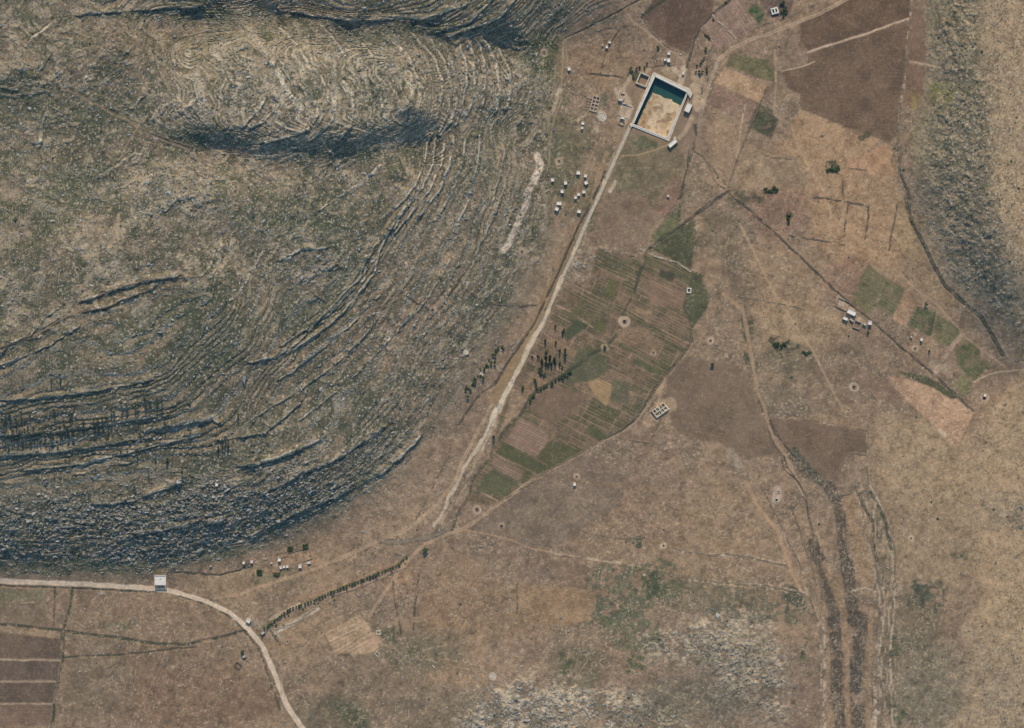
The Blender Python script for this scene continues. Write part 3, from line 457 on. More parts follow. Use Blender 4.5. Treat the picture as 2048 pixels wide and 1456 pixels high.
# pale stony canal strip: ground colour, its masonry is added further down
CANAL = "1259,254 1240,296 1222,336 1200,386 1171,449 1144,513 1120,564 1096,622 1081,656 1062,690 1040,735 1022,768 1006,797 991,823 979,849 967,878"
mm = way('canal_bed', 'pale stony dry canal running down from the reservoir', CANAL, 8, (178,160,134), (104,92,72), .1, .95, True)
way('dry_channel', 'broken pale stones where the canal runs out toward the track', "967,878 944,908 926,943 900,990 885,1025 868,1050", 5.5, (176,160,134), None, .8, .75, True)
way('dry_channel', 'stony gully bend where canal and tracks meet', "890,1062 850,1076 810,1082 780,1086 760,1080", 6, (118,108,92), (88,86,72), .6, .7, True)
for pts, wd, c in [("1096,622 1081,656 1064,679 1045,720 1029,752", 9, (188,170,142)), ("1022,768 1008,793 991,823 979,849", 11, (196,180,154)), ("967,878 950,905", 10, (176,160,134)), ("1171,449 1144,513 1120,564", 9, (176,158,130)), ("1253,262 1240,292 1222,330 1205,372", 10, (172,154,126)), ("548,1264 590,1244 635,1218", 8, (196,178,150)), ("545,1236 575,1220 600,1208", 6, (186,168,140)), ("529,1258 579,1220 632,1199 664,1184 732,1158 793,1132 814,1114", 4, (84,82,60)), ("990,850 960,905 935,960 905,1010 880,1045", 7, (152,134,108)), ("915,968 905,985 890,1004", 6, (178,162,136)), ("1010,800 985,850 965,900", 4, (190,174,148)), ("620,1195 700,1165 800,1120", 3, (150,126,98)), ("664,1194 732,1168 793,1142", 4, (152,126,98)), ("1075,310 1080,330 1074,350 1060,375 1052,405 1040,435 1028,465 1016,488 1006,500", 14, (206,188,164)), ("1120,178 1112,200 1105,222", 8, (178,158,130)), ("1229,365 1224,375 1220,382", 8, (178,160,134)), ("1075,310 1076,330", 13, (200,182,156)),
  ("1388,175 1398,190 1396,215", 18, (178,156,126)), ("1385,235 1372,262 1358,275", 9, (166,146,118)), ("1262,215 1255,235", 9, (190,172,146)), ("1300,138 1290,145", 8, (170,150,122)), ("1345,135 1362,150", 10, (172,154,128)), ("1232,178 1236,190", 8, (180,162,136)), ("1400,210 1402,240 1400,265", 9, (130,118,98)), ("1395,150 1402,175 1398,205", 26, (164,142,114)), ("1330,140 1345,152", 14, (152,134,106)), ("1240,185 1252,205 1250,230 1245,240", 22, (170,152,128)), ("1290,190 1275,225", 12, (158,138,110)), ("1265,150 1250,170 1245,190", 9, (164,146,120)),
  ("1325,120 1337,138", 7, (156,138,110)), ("1368,135 1362,165", 13, (168,152,128)), ("1680,598 1690,612 1700,622", 20, (182,160,134)), ("1712,634 1735,652", 12, (170,148,124)), ("1720,640 1700,636", 14, (160,140,114)), ("1660,800 1700,820", 4, (146,126,98)), ("1300,840 1320,818 1340,810", 30, (158,134,106)), ("1320,830 1315,790 1322,770", 12, (160,134,104)),
  ("540,1238 570,1222 600,1212 630,1202", 6, (166,146,118)), ("548,1258 590,1240 630,1222", 6, (160,142,116)), ("500,1240 540,1262 560,1275", 15, (142,128,106)), ("460,1098 620,1118", 6, (136,118,94)), ("575,1112 625,1120", 26, (142,118,92)), ("480,1150 560,1140", 12, (138,118,92)),
  ("1460,905 1478,935", 22, (138,122,102)), ("1920,672 1895,705 1868,748", 9, (168,144,120)), ("1870,730 1890,738", 22, (140,124,104)), ("1880,860 1890,870", 8, (184,162,138)), ("985,1353 986,1354", 10, (176,156,140)), ("1555,980 1555,994 1552,1000", 17, (172,152,134)), ("820,1150 790,1170", 12, (156,124,92)), ("1040,500 1052,506", 14, (164,142,116)), ("1060,525 1075,515", 9, (168,148,124)),
  ("1205,228 1204,236", 17, (176,160,138)), ("1190,245 1195,262", 7, (160,144,120)), ("1155,240 1172,228", 5, (170,150,124)), ("1185,195 1186,215", 24, (132,112,90)), ("735,1288 760,1280", 10, (170,138,112)), ("430,545 460,510 466,480", 12, (170,152,124)), ("640,200 600,260 620,230", 8, (168,154,128)), ("540,170 575,210", 16, (182,166,140)), ("500,70 545,110", 26, (168,152,124))]:
    d, sd = dist(pts, wd+8, .5); paint(sst(wd*.5+1.6, wd*.5-2.0, d)*(.6+.4*sst(.3, .6, fine)), c, .85)
# ditches and hedges: dark lines
NDK = n2(PX/9, PY/9, 33); NPL = n2(PX/5, PY/5, 35)
DK = [("1474,400 1545,462 1612,526 1674,585 1703,611 1744,643 1800,693 1867,749 1946,822", 3.4), ("1455,383 1410,415 1365,450 1320,480 1300,498", 5), ("1300,498 1290,520 1275,560 1268,590 1245,630 1240,660 1225,680 1210,695", 6), ("1200,700 1180,712 1150,735 1120,755 1085,775 1060,795 1045,825 1020,850 990,885", 6), ("988,888 978,920 962,940 945,960 935,1000 920,1020 905,1060", 4.5),
 ("1390,250 1392,275 1380,318 1375,345 1366,375 1362,395 1357,440", 5), ("1195,380 1163,440 1140,490 1110,560 1090,600 1070,645 1040,690 1010,735 990,770 960,790 930,830 918,850", 3.6), ("1384,652 1383,680 1370,705 1345,735 1325,760 1300,790 1290,810 1270,840 1240,862 1200,880", 4.5), ("1812,400 1823,444 1850,494 1867,532 1888,570 1929,608 1961,635 1985,673 2005,711", 7), ("1797,317 1800,346 1815,381 1826,427", 5),
 ("1360,-20 1330,0 1300,20 1285,35", 6), ("1460,0 1425,30 1402,55 1388,85 1380,115 1374,135", 4.5), ("145,1178 140,1215 128,1255", 4.5), ("110,1178 108,1250", 2.6), ("126,1262 124,1320 112,1380 104,1456", 7), ("0,1248 60,1255 125,1262 200,1272 250,1278 310,1288 370,1290 430,1278 490,1262", 5), ("125,1315 250,1310 330,1300 390,1295", 2.6), ("345,1143 400,1148 440,1150 480,1140 500,1128", 2.6),
 ("0,1172 160,1178 310,1185", 2.4), ("360,1192 420,1212 470,1240 510,1290 530,1330 545,1380 560,1420", 2.4), ("786,1165 787,1200 800,1260 806,1285", 2.6), ("838,1150 832,1200 826,1260", 3), ("1035,1170 1034,1230", 2.4), ("1712,976 1730,1017 1747,1049 1745,1082 1753,1123", 5), ("1740,985 1760,1020 1772,1050 1782,1100", 5), ("1540,842 1559,879 1580,903", 3.4), ("1560,912 1568,940 1597,965 1610,990", 2.8), ("1612,1000 1618,1035 1627,1073", 2.8),
 ("540,1262 560,1290", 3), ("1300,-10 1160,64 1130,76", 2.4), ("1240,60 1215,95 1200,148", 1.8), ("1180,148 1245,155", 2.4), ("930,185 1020,170", 0)]
for pts, wd in DK:
    if not wd: continue
    d, sd = dist(pts, wd+8, .35); paint(sst(wd*.5+1.2, wd*.5-.8, d)*sst(.15, .45, NDK), (66, 70, 54), .85)
    H = H-sst(wd*.5+2, wd*.5-1, d)*.7
# pale stony lines
PL = [("1823,-40 1820,38 1813,126 1804,190 1796,264", 4), ("1490,210 1470,330 1455,376", 2.5), ("1281,498 1308,511 1354,525 1381,543", 2), ("985,940 1060,950", 0), ("1195,495 1240,505 1272,512", 5), ("1448,940 1500,952", 3), ("1110,1108 1180,1118 1240,1125", 3), ("1350,1100 1400,1108 1500,1112 1570,1128", 4), ("1450,1165 1540,1170 1608,1186", 3), ("1380,1160 1450,1168", 4),
 ("860,1280 900,1262", 0), ("820,1380 818,1420 822,1456", 3), ("90,1206 0,1206", 2), ("1515,932 1524,976 1548,1020 1571,1073 1595,1117 1612,1167 1624,1205 1640,1250 1642,1300 1640,1456", 4.5), ("1735,864 1737,964 1765,1020 1779,1058 1791,1108 1790,1152 1788,1227 1780,1300 1785,1456", 4), ("1765,1167 1765,1230 1755,1300 1748,1456", 8), ("1648,1250 1650,1300 1648,1456", 6), ("1683,990 1740,982", 3), ("1690,1187 1730,1175 1755,1185", 3),
 ("880,120 905,180 912,240", 4), ("570,120 640,230", 5), ("1880,60 1910,100 1920,150", 5), ("0,180 0,180", 0)]
for pts, wd in PL:
    if not wd: continue
    d, sd = dist(pts, wd+8, .5); paint(sst(wd*.5+1.2, wd*.5-1.0, d)*sst(.3, .5, NPL), (172, 154, 130), .75)

# --- pale round clearings (aprons of wells and threshing floors)
RINGS = [(1249,643,10),(1210,695,8),(1307,705,6),(1421,681,7),(954,1019,8.5),(1003,1052,8),(865,620,8),(1044,503,7),(1088,104,7),(1118,322,7),(1708,774,9),(1327,1091,6),(768,548,6),(1822,1076,5),(1830,697,7),(1969,795,9),(1153,953,6)]
for x, y, r in RINGS:
    d = np.hypot(PX-x+1.5*(WX-PX)*.3, PY-y+1.5*(WY-PY)*.3); kk = .45+.55*T2[int(x) & 255, int(y) & 255]; paint(sst(r*(.8+.4*kk)+2.5, r*(.8+.4*kk)-2.5, d)*(.5+.5*sst(.3, .6, fine)), (178, 154, 124), kk); flat = np.maximum(flat, sst(r+4, r, d))
d = np.hypot((PX-1206)/10.5, (PY-201)/14); paint(sst(1.08, .92, d), (104,98,76), .9)

# --- basin of the reservoir
IN = parse("1308,150 1376,181 1375,196 1334,279 1264,249")
mi = poly(IN)
flat = np.maximum(flat, blur(poly("1240,130 1400,150 1400,290 1330,305 1240,270"), 8))
tt_ = ((PX-1287)*(-.38)+(PY-201)*.92)       # distance down the basin from the deep end
ul = ((PX-1306)*.925+(PY-150)*.38)          # distance from the west wall
vl = (-(PX-1308)*.42+(PY-150)*.907)         # distance from the north wall
bot = -7.2+np.clip((vl-25+(mid-.5)*16+(fine-.5)*6)/9, 0, 1)*2.6*np.clip((ul-8+(mid-.5)*9+(fine-.5)*4)/4, 0, 1)
H = H*(1-flat*.75)+(hbase(PX, PY))*(flat*.75)
paint(mi, (168,146,112)); paint(mi*sst(.4, .6, fbm(PX, PY, 22, 4, 141)), (196,178,148), .7); paint(mi*sst(.55, .7, fbm(PX, PY, 12, 3, 144)), (122,100,74), .8); paint(mi*sst(.5, .62, fbm(PX, PY, 6, 2, 149)), (150,124,92), .6)
paint(mi*sst(-4.9, -5.8, bot), (88,100,64), .8); paint(mi*sst(-6.2, -6.8, bot), (40,70,58), .9)
H[mi] = (H*0+bot)[mi]
region('basin_floor', 'dry sandy floor of the emptied part of the reservoir', mi)

print('t grain', time.time()-T0_)
th = np.abs(n2(WX/5.5, WY/5.5, 181)-.5); th2 = np.abs(n2(WX/9, WY/7, 183)-.5)
paint((1-.85*flat)*sst(.06, .02, th)*sst(.35, .55, g3_), (166, 144, 116), .5)
paint((1-.85*flat)*sst(.045, .015, th2)*sst(.6, .4, g3_), (78, 74, 58), .55)
rl = np.random.default_rng(31)
for k in range(95):
    x0, y0 = rl.uniform(900, 1900), rl.uniform(250, 1456)
    if y0 < 1150 and x0 < 1050 or k % 4 == 0: x0, y0 = rl.uniform(0, 1700), rl.uniform(1180, 1456)
    an = rl.choice([0.1, 1.67, .5, 2.05, -.5])+rl.normal(0, .15); ln = rl.uniform(40, 220); x1, y1 = x0+cos(an)*ln, y0+sin(an)*ln; bx, by = (x0+x1)/2+rl.normal(0, 5), (y0+y1)/2+rl.normal(0, 5)
    d, sd = dist(np.array([(x0, y0), (bx, by), (x1, y1)]), 8, .5); c = (160,134,104) if k % 3 else (84, 82, 64)
    paint(sst(1.6, .4, d)*(1-flat)*sst(.3, .5, NPL)*(H0 < 12), c, rl.uniform(.4, .8))
# --- fine grain everywhere
g1 = n2(PX/2.2, PY/2.2, 151); g2 = n2(PX/5, PY/5, 157); g3 = g3_
gk = (1-.6*flat)
val = 1+gk*(1-.45*terr)*((g1-.5)*.34+(g2-.5)*.34+(g3-.5)*.5)
Cc *= val[..., None]
lm = Cc@np.array([.3, .59, .11], np.float32); Cc += (lm[..., None]-Cc)*.04*np.array([1, 1, 1], np.float32)
speck((1-flat)*(1-hill)*sst(.45, .6, mid), (176,158,130), .5, .72, 11)
speck((1-flat)*(.3+.7*hill), (66,70,54), .6, .7, 21)
speck((1-flat)*hill, (186,172,148), .6, .72, 31)
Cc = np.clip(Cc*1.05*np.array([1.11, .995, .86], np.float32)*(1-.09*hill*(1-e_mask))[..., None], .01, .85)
H = np.where(core, H, H0+(mid-.5)*2)

def hat(px, py):
    """terrain height by bilinear lookup"""
    px = np.asarray(px, float); py = np.asarray(py, float)
    i = np.clip(np.searchsorted(GX, px)-1, 0, NX-2); j = np.clip(np.searchsorted(GY, py)-1, 0, NY-2)
    fx = (px-GX[i])/(GX[i+1]-GX[i]); fy = (py-GY[j])/(GY[j+1]-GY[j])
    return (H[j, i]*(1-fx)+H[j, i+1]*fx)*(1-fy)+(H[j+1, i]*(1-fx)+H[j+1, i+1]*fx)*fy

# ------------------------------------------------------------------ materials
def mat(name, rgb=(120,100,80), rough=.95, noise=0.0, scale=1.0, attr=None, bump=0.0, var=0.0, spec=.2, two=None):
    m = bpy.data.materials.new(name); m.use_nodes = True; t = m.node_tree; N_ = t.nodes; L = t.links
    b = N_['Principled BSDF']; b.inputs['Roughness'].default_value = rough; b.inputs['Specular IOR Level'].default_value = spec
    l = lin(rgb); src = None
    if attr:
        a = N_.new('ShaderNodeAttribute'); a.attribute_name = attr; src = a.outputs['Color']
    else:
        r = N_.new('ShaderNodeRGB'); r.outputs[0].default_value = (*l, 1); src = r.outputs[0]
    if noise:
        tc = N_.new('ShaderNodeTexCoord'); nz = N_.new('ShaderNodeTexNoise'); nz.inputs['Scale'].default_value = scale; nz.inputs['Detail'].default_value = 4; nz.inputs['Roughness'].default_value = .65
        L.new(tc.outputs['Object'], nz.inputs['Vector'])
        mr = N_.new('ShaderNodeMapRange'); mr.inputs['From Min'].default_value = .3; mr.inputs['From Max'].default_value = .7
        mr.inputs['To Min'].default_value = 1-noise; mr.inputs['To Max'].default_value = 1+noise; L.new(nz.outputs[0], mr.inputs['Value'])
        if two is not None:
            mx0 = N_.new('ShaderNodeMix'); mx0.data_type = 'RGBA'; L.new(nz.outputs[0], mx0.inputs['Factor']); L.new(src, mx0.inputs['A']); mx0.inputs['B'].default_value = (*lin(two), 1); src = mx0.outputs['Result']
        mx = N_.new('ShaderNodeVectorMath'); mx.operation = 'SCALE'; L.new(src, mx.inputs[0]); L.new(mr.outputs[0], mx.inputs['Scale']); src = mx.outputs[0]
    if var:
        oi = N_.new('ShaderNodeObjectInfo'); mr2 = N_.new('ShaderNodeMapRange'); mr2.inputs['To Min'].default_value = 1-var; mr2.inputs['To Max'].default_value = 1+var; L.new(oi.outputs['Random'], mr2.inputs['Value'])
        mx2 = N_.new('ShaderNodeVectorMath'); mx2.operation = 'SCALE'; L.new(src, mx2.inputs[0]); L.new(mr2.outputs[0], mx2.inputs['Scale']); src = mx2.outputs[0]
    L.new(src, b.inputs['Base Color'])
    if bump and noise:
        bp = N_.new('ShaderNodeBump'); bp.inputs['Strength'].default_value = bump; bp.inputs['Distance'].default_value = .3; L.new(nz.outputs[0], bp.inputs['Height']); L.new(bp.outputs[0], b.inputs['Normal'])
    return m
M = dict(
 ground=mat('dry_ground', attr='albedo', noise=.22, scale=.9, bump=.5, spec=.05, rough=1),
 rock=mat('limestone', attr='albedo', noise=.18, scale=.8, spec=.1),
 scrub=mat('scrub_leaves', attr='albedo', noise=.3, scale=1.2, spec=.1),
 wallstone=mat('dry_stone', (146,126,98), noise=.3, scale=1.1),
 darkstone=mat('weathered_stone', (112,102,84), noise=.35, scale=1.1),
 palestone=mat('pale_masonry', (196,178,148), noise=.28, scale=.35),
 plaster=mat('lime_plaster', (208,194,172), noise=.12, scale=.6, var=.08),
 plaster2=mat('earth_plaster', (176,156,130), noise=.16, scale=.6, var=.08),
 roofm=mat('flat_roof_screed', (216,202,180), noise=.12, scale=.7, var=.08),
 roof2=mat('worn_roof_screed', (188,172,148), noise=.2, scale=.7),
 dark=mat('dark_wood', (58,50,44), noise=.2, scale=3),
 blue=mat('blue_paint', (66,92,116), noise=.1, scale=2),
 bark=mat('bark', (74,60,48), noise=.3, scale=4),
 leaf=mat('leaves', (66,84,50), noise=.35, scale=1.3, var=.25, spec=.15, two=(96,106,62)),
 leafd=mat('needle_leaves', (56,74,50), noise=.35, scale=1.3, var=.25, spec=.15, two=(82,92,60)),
 leafy=mat('dusty_leaves', (112,112,64), noise=.35, scale=1.3, var=.2, spec=.15),
 water=mat('still_water', (22,64,44), rough=.4, noise=.25, scale=.06, spec=.5),
 concrete=mat('concrete', (184,168,142), noise=.25, scale=.5),
)
hm = bpy.data.materials.new('air'); hm.use_nodes = True; hm.node_tree.nodes.clear()
pv = hm.node_tree.nodes.new('ShaderNodeVolumePrincipled'); pv.inputs['Color'].default_value = (.30, .62, 1, 1); pv.inputs['Density'].default_value = HAZE
ho = hm.node_tree.nodes.new('ShaderNodeOutputMaterial'); hm.node_tree.links.new(pv.outputs[0], ho.inputs['Volume'])
def mesh_obj(name, V_, F_, m, parent=None, colr=None, kind=None, label=None, cat=None, group=None, smooth=False):
    me = bpy.data.meshes.new(name)
    V_ = np.asarray(V_, np.float32)
    if isinstance(F_, np.ndarray):
        nf, k = F_.shape
        me.vertices.add(len(V_)); me.vertices.foreach_set('co', V_.ravel())
        me.loops.add(nf*k); me.loops.foreach_set('vertex_index', F_.astype(np.int32).ravel())
        me.polygons.add(nf); me.polygons.foreach_set('loop_start', np.arange(0, nf*k, k, dtype=np.int32))
        me.update(calc_edges=True)
    else: me.from_pydata(V_.tolist(), [], F_); me.update()
    if colr is not None:
        at = me.color_attributes.new('albedo', 'FLOAT_COLOR', 'POINT')
        cc = np.ones((len(V_), 4), np.float32); cc[:, :3] = colr; at.data.foreach_set('color', cc.ravel())
    me.materials.append(m)
    me.polygons.foreach_set('use_smooth', np.full(len(me.polygons), smooth))
    o = bpy.data.objects.new(name, me); COL.objects.link(o)
    if parent is not None: o.parent = parent
    tag(o, label, cat, group, kind)
    return o
def tag(o, label=None, cat=None, group=None, kind=None):
    if kind: o['kind'] = kind
    if label: o['label'] = label
    if cat: o['category'] = cat
    if group: o['group'] = group
def empty(name, px, py, rot=0, label=None, cat=None, group=None, z=None, dz=0):
    h = float(hat(px, py)) if z is None else z
    h += dz
    x, y = world(px, py, h)
    o = bpy.data.objects.new(name, None); COL.objects.link(o); o.empty_display_size = 1
    o.location = (x, y, h); o.rotation_euler = (0, 0, radians(rot)); tag(o, label, cat, group); return o

hz0 = 1
print('t meshes', time.time()-T0_)
# ------------------------------------------------------------------ ground meshes: one height field, cut into its kinds of ground
WXY = world(PX, PY, H)
VALL = np.stack([WXY[0], WXY[1], H], -1).reshape(-1, 3).astype(np.float32); CALL = Cc.reshape(-1, 3)
jj, ii = np.meshgrid(np.arange(NY-1), np.arange(NX-1), indexing='ij')
q0 = jj*NX+ii; QUAD = np.stack([q0+NX, q0+NX+1, q0+1, q0], -1).reshape(-1, 4)
fid = FID[:-1, :-1].ravel()
for k, (nm, lb) in enumerate(FN):
    sel = QUAD[fid == k]
    if len(sel) == 0: continue
    used, inv = np.unique(sel, return_inverse=True)
    mesh_obj(nm, VALL[used], inv.reshape(-1, 4), M['ground'], colr=CALL[used], kind='structure', label=lb)



bx_, by_ = float(np.abs(VALL[:, 0]).max())+50, float(np.abs(VALL[:, 1]).max())+50; zl = float(VALL[:, 2].min())-1
hv = [(x*bx_, y*by_, z) for z in (zl, CAMH+20) for x, y in ((-1,-1),(1,-1),(1,1),(-1,1))]
mesh_obj('haze', hv, [[0,3,2,1],[4,5,6,7],[0,1,5,4],[1,2,6,5],[2,3,7,6],[3,0,4,7]], hm, kind='stuff', label='thin bluish air over the whole valley', cat='haze')
print('t objs', time.time()-T0_)
# ------------------------------------------------------------------ shape helpers
CUBE = np.array([[-1,-1,-1],[1,-1,-1],[1,1,-1],[-1,1,-1],[-1,-1,1],[1,-1,1],[1,1,1],[-1,1,1]], np.float32)*.5
CF = np.array([[0,3,2,1],[4,5,6,7],[0,1,5,4],[1,2,6,5],[2,3,7,6],[3,0,4,7]])
def boxes(c, s, rot, jit=0.0, taper=1.0, seed=1):
    """many boxes: centres (n,3), sizes (n,3), rotation about z (n,), jitter as a fraction of the size"""
    c = np.atleast_2d(np.asarray(c, np.float32)); s = np.atleast_2d(np.asarray(s, np.float32)); n = len(c)
    rot = np.broadcast_to(np.asarray(rot, np.float32), (n,))
    v = np.repeat(CUBE[None], n, 0).copy()
    v[:, 4:, :2] *= taper
    if jit: v += (np.random.default_rng(seed).random((n, 8, 3))-.5)*jit
    v *= s[:, None]
    cr, sr = np.cos(rot)[:, None], np.sin(rot)[:, None]
    x = v[..., 0]*cr-v[..., 1]*sr; y = v[..., 0]*sr+v[..., 1]*cr
    v = np.stack([x, y, v[..., 2]], -1)+c[:, None]
    f = (CF[None]+(np.arange(n)*8)[:, None, None]).reshape(-1, 4)
    return v.reshape(-1, 3), f
def merge(parts):
    V_ = []; F_ = []; o = 0
    for v, f in parts: V_.append(v); F_.append(f+o); o += len(v)
    return np.concatenate(V_), np.concatenate(F_)
def walk(pts, stepm):
    """points every stepm metres along a photo-px polyline, with heading in world space"""
    if isinstance(pts, str): pts = parse(pts)
    L = np.concatenate([[0], np.cumsum(np.hypot(*np.diff(pts, axis=0).T))]); t = np.arange(0, L[-1], stepm/S)
    x = np.interp(t, L, pts[:, 0]); y = np.interp(t, L, pts[:, 1])
    a = np.arctan2(-(np.interp(t+3, L, pts[:, 1])-np.interp(t-3, L, pts[:, 1])), np.interp(t+3, L, pts[:, 0])-np.interp(t-3, L, pts[:, 0]))
    return x, y, a
def place(px, py, dz=0.0):
    h = hat(px, py)+dz; x, y = world(np.asarray(px), np.asarray(py), h); return np.stack([x, y, h], -1)
def gmap(A_, px, py):
    return A_[np.clip(np.searchsorted(GY, py), 0, NY-1), np.clip(np.searchsorted(GX, px), 0, NX-1)]
R_ = np.random.default_rng(99)

# ------------------------------------------------------------------ reservoir
zr = float(hat(1400, 230)); zr = max(zr, 0.0); TOPZ = zr+1.3
O = [(1306.5,143.5),(1379.5,177.5),(1338.5,282.5),(1261,251)]
I = [(1310.5,153.5),(1373.5,184.5),(1333,275.5),(1267.5,248)]
res = empty('reservoir', 1320, 215, 0, 'large rectangular stone reservoir with pale walls, partly filled with dark water', 'reservoir', z=zr)
def prism(poly_, z0, z1, origin):
    n = len(poly_); v = []
    for z in (z0, z1):
        for x, y in poly_:
            a, b = world(x, y, z1); v.append((a-origin[0], b-origin[1], z-origin[2]))
    f = [list(range(n))[::1], list(range(n, 2*n))[::-1]]+[[i, i+n, (i+1) % n+n, (i+1) % n] for i in range(n)]
    return v, f
def lerp(a, b, t): return (a[0]+(b[0]-a[0])*t, a[1]+(b[1]-a[1])*t)
ro = tuple(res.location)
for i in range(4):
    j = (i+1) % 4
    a, b, c, d = O[i], O[j], I[j], I[i]
    mesh_obj('wall', *prism([a, b, c, d], -9, TOPZ-.25*(i % 2), ro), M['palestone'] if i != 2 else M['plaster'], res)
    t0, t1 = (.62, .97)
    k = [lerp(lerp(a, d, t0), lerp(b, c, t0), .02), lerp(lerp(a, d, t0), lerp(b, c, t0), .98), lerp(lerp(a, d, t1), lerp(b, c, t1), .98), lerp(lerp(a, d, t1), lerp(b, c, t1), .02)]
    mesh_obj('coping', *prism(k, TOPZ-.2, TOPZ+.45+.05*i, ro), M['plaster'], res)
mesh_obj('buttress', *prism([(1378,174),(1385,187),(1381,197),(1373,184)], -1, TOPZ+.8, ro), M['palestone'], res)
mesh_obj('buttress', *prism([(1258.5,249),(1262,246),(1266,252),(1262,255)], -1, TOPZ+.7, ro), M['palestone'], res)
st_ = []
for k in range(9): st_.append(prism([(1372-k*1.3*.42-1, 190+k*2.7),(1374-k*1.3*.42, 191+k*2.7),(1373-k*1.3*.42, 193.6+k*2.7),(1371-k*1.3*.42-1, 192.6+k*2.7)], -7, TOPZ-.8-k*.6, ro))
V_ = []; F_ = []
for v, f in st_: F_ += [[q+len(V_) for q in g] for g in f]; V_ += v
mesh_obj('steps', V_, F_, M['palestone'], res)
wv = [(*world(x, y, -5.3), -5.3) for x, y in [(1307,150),(1376,181),(1334,279),(1264,250)]]
mesh_obj('water', wv, [[3, 2, 1, 0]], M['water'], kind='structure', label='dark green water lying along two sides inside the reservoir')

# ------------------------------------------------------------------ dry stone walls, canal kerbs
def stonewall(label, pts, h=.9, wd=.8, m='wallstone', stepm=.9, gap=.12, name='stone_wall', cat='wall', group=None, seed=0):
    x, y, a = walk(pts, stepm); n = len(x); r = np.random.default_rng(int(x[0]*7+y[0]*3)+seed)
    parts = []
    nn = n2(x/11, y/11, 41); wob = (n2(x/9, y/9, 43)-.5)*2.4; x = x+np.sin(a)*wob; y = y+np.cos(a)*wob; wd = wd*.72; gap = gap+.1 if gap >= 0 else gap
    for off in (-.25, .25):
        for lay in (0, 1):
            ok = (nn > gap+.2*lay)
            if ok.sum() == 0: continue
            xx = x[ok]+r.normal(0, .6, ok.sum()); yy = y[ok]+r.normal(0, .6, ok.sum()); aa = a[ok]
            p = place(xx, yy, 0); p[:, 0] += -np.sin(aa)*off*wd*2; p[:, 1] += np.cos(aa)*off*wd*2
            s = np.stack([stepm*r.uniform(.55, 1.2, len(xx)), wd*.62*r.uniform(.5, 1.6, len(xx)), h*.58*r.uniform(.7, 1.2, len(xx))], -1)
            p[:, 2] += h*.25+lay*h*.5
            q = r.random(len(xx)) > .16; p = p[q]; s = s[q]; aa = aa[q]; xx = xx[q]
            parts.append(boxes(p, s, aa+r.normal(0, .12, len(xx)), .3, .85, int(x[0])+lay))
    v, f = merge(parts); i0 = n//2; o = place(x[i0], y[i0])
    ob = mesh_obj(name, v-o, f, M[m], label=label, cat=cat, group=group); ob.location = o
    return ob
